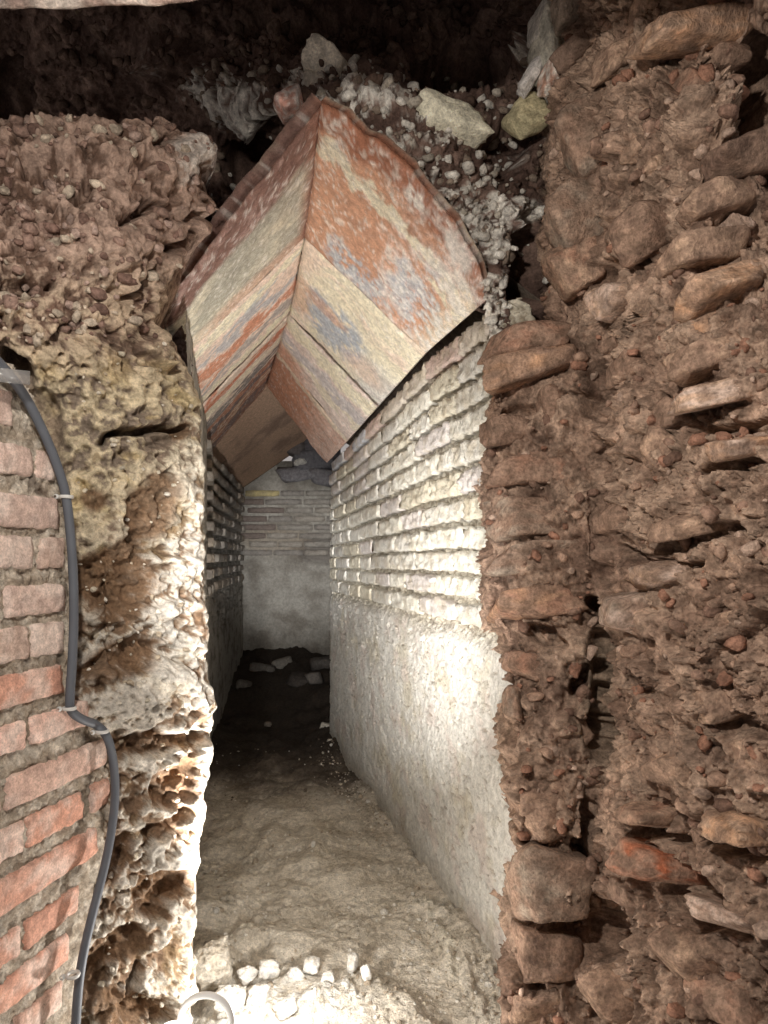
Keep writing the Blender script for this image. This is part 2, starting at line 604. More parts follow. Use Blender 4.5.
def facing_wall():
    # mortar bed
    ns, nz = 150, 420
    us = np.linspace(-130, 1, 2)
    pts0 = np.array(facing_plane(-150)); pts1 = np.array(facing_plane(112))
    s = np.linspace(0, 1, ns)
    XY = pts0[None] * (1 - s[:, None]) + pts1[None] * s[:, None]
    z = np.linspace(1.26, 0.0, nz)
    B = np.zeros((nz, ns, 3))
    B[:, :, 0] = XY[None, :, 0]; B[:, :, 1] = XY[None, :, 1]; B[:, :, 2] = z[:, None]
    P = B.reshape(-1, 3)
    uu = P[:, 0] / P[:, 1] * F + CX
    vv = VH - (P[:, 2] - CZ) / P[:, 1] * F
    lim = np.interp(vv, [360, 395, 470, 500, 600, 700, 716, 735, 765, 800, 850, 890, 930, 970, 1100],
                    [8, 30, 54, 62, 68, 68, 88, 104, 110, 112, 104, 94, 84, 76, 68]) + 3
    h = 0.008 * fbm(P * 60, 4, 0.6, 3) + 0.005 * fbm(P * 160, 2, 0.6, 4) + 0.001
    Q = P + WNOR[None] * h[:, None]
    m = fbm(P * 40, 4, 0.6, 8)
    C = mixc(np.tile(srgb(166, 148, 126), (len(P), 1)), srgb(208, 194, 174), sstep(-0.2, 0.3, m))
    C = mixc(C, srgb(90, 70, 55), sstep(0.18, 0.35, fbm(P * 30 + 7, 3, 0.5, 9)) * 0.7)
    keep = uu < lim
    wall = mesh_obj('brick_wall_left', Q, grid_faces(nz, ns, keep), M_MORTAR, C)
    props(wall, 'structure', 'newer orange brick facing with thick grey mortar joints')
    # courses: top v at column 30, bottom v at column 30, brick extents in columns
    rows = [(398, 432, [(-60, -34), (-30, 9)]),
            (448, 478, [(-50, -8), (-4, 29), (34, 52)]), (494.5, 529, [(-60, -14), (-8, 57)]), (536, 569, [(-70, -30), (-24, 30), (37, 62)]),
            (584, 616, [(-60, -4), (3, 62)]), (624, 659, [(-60, -20), (-14, 26), (29, 62)]), (669, 702, [(-70, -36), (-30, 61)]),
            (716, 746, [(-40, -10), (-4, 23), (28, 86)]), (766, 800, [(-60, -4), (3, 104)]), (814, 846, [(-40, -20), (-16, 21), (24, 80), (88, 106)]),
            (861, 897, [(-70, -22), (-16, 95)]), (915, 945, [(-40, -24), (-18, 18), (22, 76)]), (957, 990, [(-60, -16), (-10, 66)]),
            (1004, 1034, [(-40, 8), (13, 60)]), (1050, 1082, [(-60, -10), (-4, 60)])]
    rnd = random.Random(4)
    X30, Y30 = facing_plane(30)
    pal = [(200, 156, 136), (192, 148, 126), (206, 166, 146), (188, 140, 118), (208, 174, 158)]
    for ri, (vt, vb, spans) in enumerate(rows):
        zt = CZ + (VH - vt) / F * Y30
        zb = CZ + (VH - vb) / F * Y30
        for bi, (u0, u1) in enumerate(spans):
            a = np.array(facing_plane(u0)); b = np.array(facing_plane(u1))
            L = np.linalg.norm(b - a)
            cpos = np.array([*(a + b) / 2, (zt + zb) / 2]) - WNOR * 0.020
            c = list(pal[rnd.randrange(5)])
            if ri in (7,) : c = [222, 178, 158]
            if ri in (6, 10, 11, 12): c = [206, 146, 120]
            if ri == 9 and bi == 2: c = [212, 148, 120]
            if ri <= 5: c = [c[0] - 8, c[1] + 6, c[2] + 10]
            rough_brick('brick', wall, cpos, (L, 0.055, zt - zb), math.atan2(WDIR[1], WDIR[0]), c, rnd.randrange(9999),
                        endr=0.7, chip=0.0022, tint2=(224, 202, 186), amount=0.6, mat=M_BRICK, roundr=0.14)
    return wall


def rough_brick(name, parent, pos, size, yaw, c, seed, chip=0.004, tint2=None, amount=0.5, mat=None, roundr=0.18, n=(14, 3, 6), dark=None, tilt=0.0, endr=0.2):
    """A brick as a subdivided block with worn arrises and a rough surface."""
    L, T, Hh = size
    nx, ny, nz = n
    V = []
    idx = {}

    def vid(i, j, k):
        key = (i, j, k)
        if key not in idx:
            idx[key] = len(V)
            V.append((i / nx * 2 - 1, j / ny * 2 - 1, k / nz * 2 - 1))
        return idx[key]
    Fc = []
    for j in (0, ny):
        for i in range(nx):
            for k in range(nz):
                q = [vid(i, j, k), vid(i + 1, j, k), vid(i + 1, j, k + 1), vid(i, j, k + 1)]
                Fc.append(q if j == 0 else q[::-1])
    for k in (0, nz):
        for i in range(nx):
            for j in range(ny):
                q = [vid(i, j, k), vid(i, j + 1, k), vid(i + 1, j + 1, k), vid(i + 1, j, k)]
                Fc.append(q if k == 0 else q[::-1])
    for i in (0, nx):
        for j in range(ny):
            for k in range(nz):
                q = [vid(i, j, k), vid(i, j, k + 1), vid(i, j + 1, k + 1), vid(i, j + 1, k)]
                Fc.append(q if i == 0 else q[::-1])
    V = np.array(V)
    # worn corners
    half = np.array([L, T, Hh]) / 2
    rr = np.array([roundr * Hh * endr, roundr * Hh, roundr * Hh])
    W = V * half
    core = np.clip(W, -(half - rr), half - rr)
    dd = (W - core) / rr
    ln = np.linalg.norm(dd, axis=1, keepdims=True)
    W = np.where(ln > 1, core + dd / np.maximum(ln, 1e-9) * rr, W)
    Rm = np.array(Matrix.Rotation(yaw, 3, 'Z') @ Matrix.Rotation(tilt, 3, 'Y'))
    W = W @ Rm.T
    S = W + np.asarray(pos)[None]
    nn = fbm(S * 38 + seed, 4, 0.6, seed % 97)
    nn2 = fbm(S * 120 + seed, 2, 0.6, seed % 89)
    dirn = W / (np.linalg.norm(W, axis=1, keepdims=True) + 1e-9)
    nor = (V ** 5) @ Rm.T
    W = W + nor * (chip * (2.2 * nn + nn2))[:, None]
    C = np.tile(srgb(*c), (len(W), 1))
    if tint2 is not None:
        C = mixc(C, srgb(*tint2), sstep(0.0, 0.35, fbm(S * 22 + seed, 4, 0.6, 7) + 0.08) * amount)
    if dark is not None:
        C = mixc(C, srgb(*dark), sstep(0.1, 0.4, fbm(S * 30 + seed + 9, 4, 0.6, 7)) * 0.7)
    o = mesh_obj(name, W, Fc, mat or M_BRICK, C, parent)
    o.location = pos
    return o


FACING = facing_wall()


# ---------------------------------------------------------------- top: dark soil and mortar crusts round the head of the passage
GABLE = [(324, 112), (395, 158), (450, 212), (478, 285), (488, 330), (500, 420), (520, 1100), (180, 1100), (195, 420), (190, 335), (180, 306), (240, 218)]


def top_wall():
    nc, nr = 420, 330
    us = np.linspace(-140, 640, nc); vs = np.linspace(-110, 480, nr)
    U, V = np.meshgrid(us, vs)
    TU = [-140, 0, 120, 200, 260, 325, 400, 470, 520, 560, 640]
    TV = [-110, 0, 60, 110, 150, 220, 320, 480]
    TT = [[1.10, 1.10, 1.15, 1.20, 1.25, 1.3, 1.3, 1.25, 1.2, 1.15, 1.10],
          [1.62, 1.66, 1.68, 1.72, 1.74, 1.78, 1.76, 1.70, 1.58, 1.48, 1.45],
          [1.86, 1.86, 1.84, 1.80, 1.70, 1.57, 1.62, 1.68, 1.58, 1.50, 1.50],
          [1.98, 1.95, 1.92, 1.86, 1.62, 1.46, 1.44, 1.52, 1.56, 1.52, 1.55],
          [1.98, 1.95, 1.95, 1.95, 1.98, 1.55, 1.40, 1.47, 1.54, 1.56, 1.60],
          [2.00, 2.00, 2.00, 1.95, 1.98, 1.60, 1.42, 1.48, 1.53, 1.66, 1.75],
          [2.00, 2.00, 2.00, 1.80, 1.70, 1.60, 1.55, 1.55, 1.55, 1.72, 1.80],
          [2.00, 2.00, 2.00, 1.80, 1.70, 1.70, 1.60, 1.60, 1.60, 1.72, 1.80]]
    D = bilerp(U, V, TU, TV, TT)
    B = unproject(U, V, D)
    B = smooth_grid(B, 40, 1); B = smooth_grid(B, 40, 0)
    n = grid_normals(B).reshape(-1, 3)
    P = B.reshape(-1, 3); u = U.ravel(); v = V.ravel()
    uw = u + fbm(P * 8, 3, 0.5, 3) * 22; vw = v + fbm(P * 8 + 50, 3, 0.5, 4) * 22
    h1, e1, _ = plates(P * 8 + fbm(P * 12, 3, 0.5, 9)[:, None] * 0.8, 12, 0.8)
    h2, e2, _ = plates(P * 28 + fbm(P * 40, 2, 0.5, 10)[:, None], 15, 0.9)
    f1 = fbm(P * 14, 6, 0.55, 121); fr = fbm(P * 50, 4, 0.7, 131)
    H = soften(0.022 * h1 + 0.012 * h2 + 0.025 * f1 + 0.012 * fr, nr, nc, 2)
    h3, e3, _ = plates(P * 60 + fbm(P * 60, 2, 0.5, 10)[:, None] * .8, 6, .9)
    H = H + 0.010 * fbm(P * 85, 3, .7, 52) + 0.008 * h3 - 0.012 * sstep(0.15, 0.3, fbm(P * 45, 3, .6, 63))
    B1 = lambda *a, **k: blob(uw, vw, *a, **k)
    for cu, cv, ru, rv, rot, a, k in [(165, 60, 45, 32, 0, 0.07, 1.6), (255, 105, 48, 17, 10, 0.05, 2), (325, 68, 24, 18, 0, 0.02, 2), (380, 100, 22, 16, -30, 0.015, 2),
                                      (350, 92, 24, 16, -20, 0.015, 2), (255, 165, 36, 30, 40, -0.12, 2), (455, 70, 70, 28, -5, -0.10, 1.6), (510, 140, 26, 40, 0, -0.07, 2),
                                      (528, 265, 18, 60, 0, -0.12, 2), (10, 100, 26, 40, 0, -0.12, 3), (440, 190, 40, 12, -45, 0.03, 2), (505, 215, 34, 8, -50, 0.03, 2),
                                      (520, 60, 10, 40, -25, 0.04, 2), (300, 25, 120, 16, 0, -0.05, 1.5), (495, 290, 14, 40, 0, 0.03, 2)]:
        H = H + a * B1(cu, cv, ru, rv, rot, k)
    Q = P + n * H[:, None]
    C = mixc(np.tile(srgb(96, 72, 62), (len(P), 1)), srgb(134, 106, 92), sstep(-0.2, 0.3, f1))
    crust = np.zeros(len(P))
    for cu, cv, ru, rv, rot, s in [(250, 108, 52, 22, 12, 1), (325, 70, 26, 22, 0, .9), (380, 102, 30, 22, -30, .8), (420, 170, 60, 34, -40, .55), (460, 215, 70, 40, -48, .8),
                                   (500, 230, 44, 60, -40, 1), (527, 75, 14, 60, -20, .9), (490, 310, 30, 60, 0, .95), (505, 160, 40, 40, 0, .4), (165, 60, 46, 34, 0, .25),
                                   (560, 120, 30, 90, 0, .45), (330, 100, 100, 30, 0, .7), (230, 95, 60, 30, 0, .7), (440, 130, 60, 20, 0, .6), (150, 60, 200, 90, 0, .12)]:
        crust = np.maximum(crust, s * B1(cu, cv, ru, rv, rot, 1.6))
    g = sstep(-0.10, 0.18, fr * 0.9 + h2 * 0.35 + f1 * 0.4 + (crust - 0.72) * 0.55)
    C = mixc(C, srgb(226, 218, 204), g * sstep(0.05, 0.5, crust))
    ob = sstep(0, .4, fbm(P * 9 + 3, 3, .5, 5))
    C = mixc(C, srgb(150, 130, 100), g * ob * 0.7)
    keep = ~in_poly(U, V, GABLE)
    o = mesh_obj('wall_top', Q, grid_faces(nr, nc, keep), M_LIME, C)
    props(o, 'structure', 'dark soil and pale mortar crusts round the head of the passage')
    # mortar stones set round the gable
    A = [((290, 106), 1.48, (30, 24), 25, (200, 140, 120), (206, 190, 178), 'red tile fragment with a pale face at the tip of the gable'),
         ((395, 111), 1.47, (34, 44), -22, (176, 164, 150), None, 'grey squared stone to the side of the gable tip'),
         ((444, 121), 1.46, (86, 42), -8, (236, 228, 198), None, 'large cream stone above the terracotta vault'),
         ((326, 66), 1.52, (46, 30), -20, (228, 216, 194), None, None), ((312, 85), 1.54, (22, 34), 0, (190, 178, 160), None, None),
         ((528, 117), 1.46, (34, 38), 30, (196, 182, 138), None, None), ((550, 38), 1.38, (28, 66), 12, (196, 190, 172), None, None),
         ((545, 26), 1.40, (24, 44), -10, (200, 192, 180), None, None), ((535, 70), 1.42, (16, 60), -30, (208, 200, 192), None, None),
         ((400, 130), 1.47, (40, 16), -10, (190, 176, 140), None, None), ((575, 10), 1.33, (50, 34), 20, (150, 130, 112), None, None),
         ((553, 74), 1.37, (20, 24), 0, (190, 140, 116), (222, 210, 196), None), ((575, 50), 1.30, (34, 24), 25, (140, 112, 94), None, None)]
    for i, ((a, b), d, (w, hh), rot, c, c2, lab) in enumerate(A):
        stone('stone', o, P3(a, b, d + 0.02), (w * d / F, 0.09, hh * d / F), (0, -rot, 8), c, c2, seed=300 + i, sub=4, rough=0.06, label=lab, mat=M_LIME, boxy=0.85, cuts=5)
    return o


WALL_T = top_wall()

# ---------------------------------------------------------------- right: the big mass of rubble and soil
RU = [470, 510, 560, 600, 625, 700, 768, 900]
RV = [-110, 0, 60, 150, 250, 300, 330, 600, 850, 1100]
RT = [[1.50, 1.45, 1.32, 1.22, 1.18, 1.08, 1.00, .86],
      [1.60, 1.55, 1.36, 1.24, 1.18, 1.06, 1.02, .92],
      [1.60, 1.55, 1.38, 1.25, 1.18, 1.07, 1.10, 1.05],
      [1.60, 1.55, 1.40, 1.26, 1.18, 1.06, 1.06, 1.05],
      [1.60, 1.55, 1.42, 1.28, 1.20, 1.08, 1.04, .95],
      [1.55, 1.50, 1.42, 1.29, 1.20, 1.06, 0.99, .88],
      [1.40, 1.39, 1.36, 1.31, 1.22, 1.06, 0.97, .85],
      [1.37, 1.36, 1.33, 1.30, 1.19, 1.04, 0.95, .83],
      [1.35, 1.34, 1.31, 1.31, 1.19, 1.04, 0.95, .83],
      [1.33, 1.32, 1.29, 1.24, 1.14, 1.00, 0.92, .82]]


def right_edge(v):
    return np.interp(v, [-110, 0, 60, 110, 150, 200, 250, 300, 316, 330, 360, 400, 470, 570, 625, 640, 680, 720, 760, 800, 860, 880, 905, 930, 985, 1100],
                     [548, 548, 552, 548, 545, 548, 552, 556, 556, 520, 502, 486, 484, 486, 486, 500, 504, 506, 509, 513, 512, 520, 524, 514, 508, 500])


def right_depth(u, v):
    return float(bilerp(np.array([u]), np.array([v]), RU, RV, RT)[0])


def right_wall():
    nc, nr, ret = 300, 800, 26
    vs = np.linspace(-110, 1100, nr)
    s = np.linspace(0, 1, nc)
    V = np.repeat(vs[:, None], nc, 1)
    e = right_edge(vs)
    U = e[:, None] + (900 - e[:, None]) * s[None, :]
    D = bilerp(U, V, RU, RV, RT)
    B = unproject(U, V, D)
    k = np.linspace(1, 0, ret + 1)[:-1]
    R = B[:, :1, :] + np.stack([0.06 * k, 0.35 * k, 0 * k], -1)[None]
    B = np.concatenate([R, B], 1)
    U = np.concatenate([np.repeat(U[:, :1], ret, 1), U], 1)
    V = np.repeat(vs[:, None], nc + ret, 1)
    B = smooth_grid(B, 14, 1); B = smooth_grid(B, 14, 0)
    n = grid_normals(B).reshape(-1, 3)
    P = B.reshape(-1, 3); u = U.ravel(); v = V.ravel()
    uw = u + fbm(P * 9, 3, 0.5, 3) * 24; vw = v + fbm(P * 9 + 50, 3, 0.5, 4) * 24
    h1, e1, i1 = plates(P * np.array([7, 7, 10]) + fbm(P * 10, 3, 0.5, 9)[:, None] * 0.7, 22, 0.9)
    h2, e2, _ = plates(P * np.array([22, 22, 27]) + fbm(P * 30, 2, 0.5, 10)[:, None] * 0.8, 25, 0.9)
    h3, e3, _ = plates(P * 70 + fbm(P * 90, 2, 0.5, 10)[:, None] * 0.8, 27, 0.9)
    f1 = fbm(P * 11, 6, 0.5, 221); fr = fbm(P * 45, 4, 0.65, 231)
    H = 0.026 * h1 + 0.017 * h2 + 0.005 * h3 + 0.034 * f1 + 0.007 * fr - 0.020 * (1 - sstep(0, 0.10, e2)) * sstep(0, .3, fbm(P * 4 + 70, 3, .5, 14))
    H -= 0.012 * (1 - sstep(0, 0.12, e1)) * sstep(-.1, .2, f1)
    H = soften(H, nr, nc + ret, 2)
    h4, e4, _ = plates(P * 48 + fbm(P * 60, 2, 0.5, 10)[:, None] * .8, 28, 1.0)
    h5, e5, _ = plates(P * 110 + fbm(P * 90, 2, 0.5, 11)[:, None] * .8, 29, 1.0)
    crumbly = sstep(-.25, .25, fbm(P * 5 + 31, 3, .5, 13))
    H = H + (0.009 * h4 + 0.005 * h5 + 0.0075 * fbm(P * 85, 3, .7, 53)) * (0.45 + 0.8 * crumbly)
    B1 = lambda *a, **k: blob(uw, vw, *a, **k)
    for cu, cv, ru, rv, rot, a, k in [(600, 700, 12, 90, 4, -0.07, 2), (598, 610, 14, 12, 0, -0.09, 3), (585, 850, 14, 60, 0, -0.09, 2), (590, 930, 40, 40, 0, -0.08, 1.8),
                                      (578, 685, 10, 22, -20, -0.06, 3), (758, 110, 24, 90, 0, -0.12, 2), (690, 78, 70, 7, 18, -0.05, 3), (735, 424, 50, 10, 8, -0.06, 3),
                                      (735, 468, 44, 7, 5, -0.05, 3), (680, 880, 60, 12, -25, -0.07, 2.5), (700, 915, 60, 12, -30, -0.07, 2.5), (735, 850, 50, 10, -15, -0.06, 3),
                                      (655, 838, 40, 9, -5, -0.06, 3), (540, 402, 60, 6, 10, -0.05, 3), (600, 395, 20, 30, 0, -0.04, 2), (545, 632, 30, 10, -20, -0.05, 3),
                                      (563, 245, 12, 36, -10, -0.05, 2), (695, 212, 14, 10, 0, -0.06, 2), (605, 280, 26, 20, 30, -0.06, 2), (690, 125, 60, 34, 0, 0.03, 1.5),
                                      (740, 730, 40, 10, -10, -0.04, 2), (560, 540, 60, 60, 0, 0.02, 1.4), (700, 650, 80, 60, 0, 0.02, 1.3), (505, 695, 10, 18, 0, -0.06, 3),
                                      (660, 560, 60, 7, -8, -0.03, 3), (640, 260, 12, 20, 0, -.05, 2), (690, 540, 60, 7, 10, -0.045, 3), (610, 990, 5, 50, -10, -0.05, 2)]:
        H = H + a * B1(cu, cv, ru, rv, rot, k)
    Q = P + n * H[:, None]
    C = mixc(np.tile(srgb(138, 108, 88), (len(P), 1)), srgb(182, 150, 125), sstep(-0.25, 0.3, f1 * .8 + fr * .6))
    C = mixc(C, srgb(96, 68, 56), sstep(0.0, 0.35, fbm(P * 6 + 3, 4, .6, 71)) * 0.5)
    C = mixc(C, srgb(188, 150, 124), sstep(0.55, 0.75, i1) * sstep(-.1, .25, fr) * 0.7)
    gr = B1(598, 700, 22, 110, 4, k=1.5)
    C = mixc(C, srgb(120, 104, 84), gr * 0.6)
    o = mesh_obj('wall_right', Q, grid_faces(nr, nc + ret), M_SOIL, C)
    props(o, 'structure', 'tall mass of reddish brown rubble and soil beside the passage')
    return o


WALL_R = right_wall()
RED = (174, 126, 100); TAN = (198, 160, 130); ORG = (202, 152, 114); BRN = (154, 120, 98); GRY = (162, 142, 122); PNK = (204, 174, 154); DBR = (124, 96, 80)
# (u, v, width, height, tilt in degrees, colour, thickness, extra proud, second colour, boxiness)
RS = [(697, 33, 138, 30, 15, ORG, .12, .035, TAN, .92), (687, 93, 34, 34, 0, RED, .08, .0, None, .8), (722, 60, 46, 30, 10, BRN, .08, -.005, None, .8),
      (645, 136, 30, 44, -5, TAN, .08, .015, None, .88), (590, 140, 70, 84, 20, BRN, .12, .0, GRY, .95), (583, 217, 84, 72, 25, GRY, .12, .01, BRN, .95),
      (738, 163, 80, 50, 12, DBR, .10, .01, None, .9), (716, 205, 92, 30, 10, TAN, .10, .01, BRN, .85), (645, 228, 66, 52, 20, BRN, .10, .015, DBR, .85),
      (577, 268, 52, 54, 25, TAN, .10, .02, RED, .85), (703, 254, 80, 34, 8, TAN, .10, .01, BRN, .8), (650, 172, 26, 18, 0, TAN, .06, .0, None, .8),
      (734, 232, 30, 16, 0, PNK, .06, .0, None, .8), (722, 290, 100, 46, 22, ORG, .12, .01, TAN, .8), (625, 303, 64, 38, 8, PNK, .10, -.01, TAN, .9),
      (535, 338, 92, 34, 8, RED, .14, .03, BRN, .9), (530, 368, 100, 34, 12, ORG, .14, .035, BRN, .85), (714, 328, 80, 40, 12, ORG, .1, -.01, TAN, .9),
      (718, 360, 104, 42, 12, BRN, .1, .01, TAN, .85), (724, 394, 116, 26, 12, TAN, .12, .02, PNK, .85), (744, 448, 70, 24, 8, ORG, .1, .03, PNK, .9),
      (664, 458, 72, 26, -58, TAN, .08, .01, BRN, .9), (551, 408, 28, 44, 10, BRN, .08, .01, None, .85), (508, 432, 60, 30, 8, BRN, .12, .02, DBR, .85),
      (540, 470, 118, 44, 5, BRN, .14, .0, RED, .88), (545, 520, 124, 50, 3, BRN, .14, .005, GRY, .88), (699, 522, 100, 26, 14, TAN, .1, .01, BRN, .85),
      (540, 560, 116, 36, 3, BRN, .14, .01, GRY, .85), (534, 604, 96, 34, 6, RED, .14, .02, ORG, .85), (528, 664, 56, 34, -5, RED, .1, .01, BRN, .92),
      (641, 612, 94, 46, 10, PNK, .1, .0, GRY, .88), (672, 574, 84, 34, 8, TAN, .1, -.005, PNK, .85), (691, 765, 92, 40, 5, TAN, .1, -.005, BRN, .85),
      (545, 790, 70, 40, 20, BRN, .12, .0, TAN, .85), (512, 700, 18, 34, 0, BRN, .06, .0, GRY, .9), (637, 656, 34, 18, -35, BRN, .06, .0, None, .85),
      (545, 815, 72, 56, 0, BRN, .14, .01, TAN, .92), (546, 878, 84, 84, -3, GRY, .14, .02, BRN, .88), (656, 812, 88, 32, -5, RED, .1, .015, TAN, .88),
      (660, 864, 94, 38, -6, RED, .12, .03, (206, 108, 66), .92), (742, 824, 90, 32, -10, ORG, .12, .03, TAN, .9), (740, 918, 92, 26, -15, PNK, .12, .025, BRN, .9),
      (700, 962, 110, 62, -32, BRN, .12, .0, TAN, .88), (629, 893, 36, 28, 0, DBR, .08, -.01, None, .85), (626, 990, 90, 66, 20, BRN, .12, -.005, TAN, .88),
      (545, 950, 68, 52, -5, BRN, .12, .0, DBR, .85), (540, 1000, 74, 44, 10, BRN, .12, .0, TAN, .85), (724, 700, 80, 40, 10, BRN, .1, -.01, TAN, .85),
      (660, 710, 60, 36, 15, BRN, .1, -.015, TAN, .85), (735, 1000, 80, 50, -20, BRN, .12, .0, RED, .85), (620, 520, 44, 30, 0, BRN, .1, -.01, None, .85),
      (630, 370, 40, 28, 10, BRN, .1, -.01, None, .85), (620, 60, 70, 34, 25, BRN, .1, -.005, TAN, .85), (650, 15, 60, 28, 20, TAN, .1, -.005, BRN, .85),
      (740, 560, 60, 30, 5, TAN, .08, -.005, BRN, .85), (745, 620, 50, 34, 0, BRN, .08, -.005, TAN, .85), (612, 345, 16, 14, 0, BRN, .05, .005, None, .85),
      (752, 20, 40, 26, 0, DBR, .08, -.03, None, .85), (570, 735, 40, 30, 40, BRN, .08, -.01, None, .85), (678, 420, 60, 30, -10, BRN, .08, -.01, None, .85),
      (748, 505, 50, 22, 5, BRN, .08, -.0, TAN, .85), (600, 440, 40, 30, 20, BRN, .08, -.01, None, .85), (755, 760, 40, 40, 0, BRN, .08, .0, TAN, .85)]
RLAB = {0: 'long tan slab standing out from the top of the rubble', 15: 'flat brown slab at the passage edge, upper of two', 16: 'orange brown slab at the passage edge, lower of two',
        20: 'pale orange stone shelf above a dark gap', 21: 'narrow tan stone tilted steeply in the soil', 39: 'flat stone with a bright orange broken face above a dark gap',
        4: 'large rounded grey brown stone', 37: 'squarish grey brown block low at the passage edge'}
for i, (u, v, w, h, rot, c, th, pr, c2, bx_) in enumerate(RS):
    d = right_depth(u, v)
    pr += 0.022 if i in (4, 5, 6, 7, 8, 9, 10, 13) else 0.0
    stone('stone', WALL_R, P3(u, v, d - pr - 0.010 + th * 0.42), (w * d / F, th, h * d / F), (random.Random(i).uniform(-14, 6), -rot, random.Random(i + 70).uniform(8, 22) if u > 600 else 4),
          c, c2, dust=(156, 124, 102), seed=500 + i, sub=4, boxy=bx_, cuts=6, rough=0.055, label=RLAB.get(i), mat=M_SOIL, freq=1.8)

scatter(WALL_R, 950, .006, .030, [(150, 116, 96), (172, 136, 112), (136, 102, 84), (188, 156, 134), (160, 112, 88)], 5, (480, -100, 860, 1090), M_SOIL)
scatter(WALL_L, 500, .006, .024, [(150, 118, 102), (176, 146, 130), (132, 100, 86), (196, 176, 152)], 6, (-90, 112, 230, 340), M_SOIL)
scatter(WALL_L, 200, .004, .013, [(222, 210, 190), (206, 192, 166), (186, 166, 138)], 7, (75, 340, 205, 1060), M_LIME)
scatter(WALL_T, 500, .006, .030, [(206, 198, 184), (186, 174, 156), (150, 130, 112), (222, 214, 200)], 8, (195, 60, 560, 330), M_LIME)
scatter(WALL_T, 300, .010, .040, [(96, 74, 62), (116, 92, 78)], 9, (-60, -60, 560, 110), M_SOIL)

# ---------------------------------------------------------------- inside of the passage, side walls
WTOP = CZ + 0.561


def eave(d):
    return CZ + np.interp(d, [1.55, 2.0, 2.57, 3.15, 3.7, 4.2], [.568, .580, .552, .522, .500, .495])


def sag(d, z):
    """The upper courses dip with the eaves; nothing moves below the plaster line."""
    return (eave(d) - 0.009 - WTOP) * np.clip((z - (CZ - 0.2)) / (WTOP - CZ + 0.2), 0, 1)



def wall_x(d, z):
    """Passage face of the inner right wall."""
    near = np.clip((3.6 - d) / 2.0, 0, 1)
    return 0.616 - 0.244 * d + 0.055 * near * np.clip((WTOP - z) / 1.5, 0, 1)


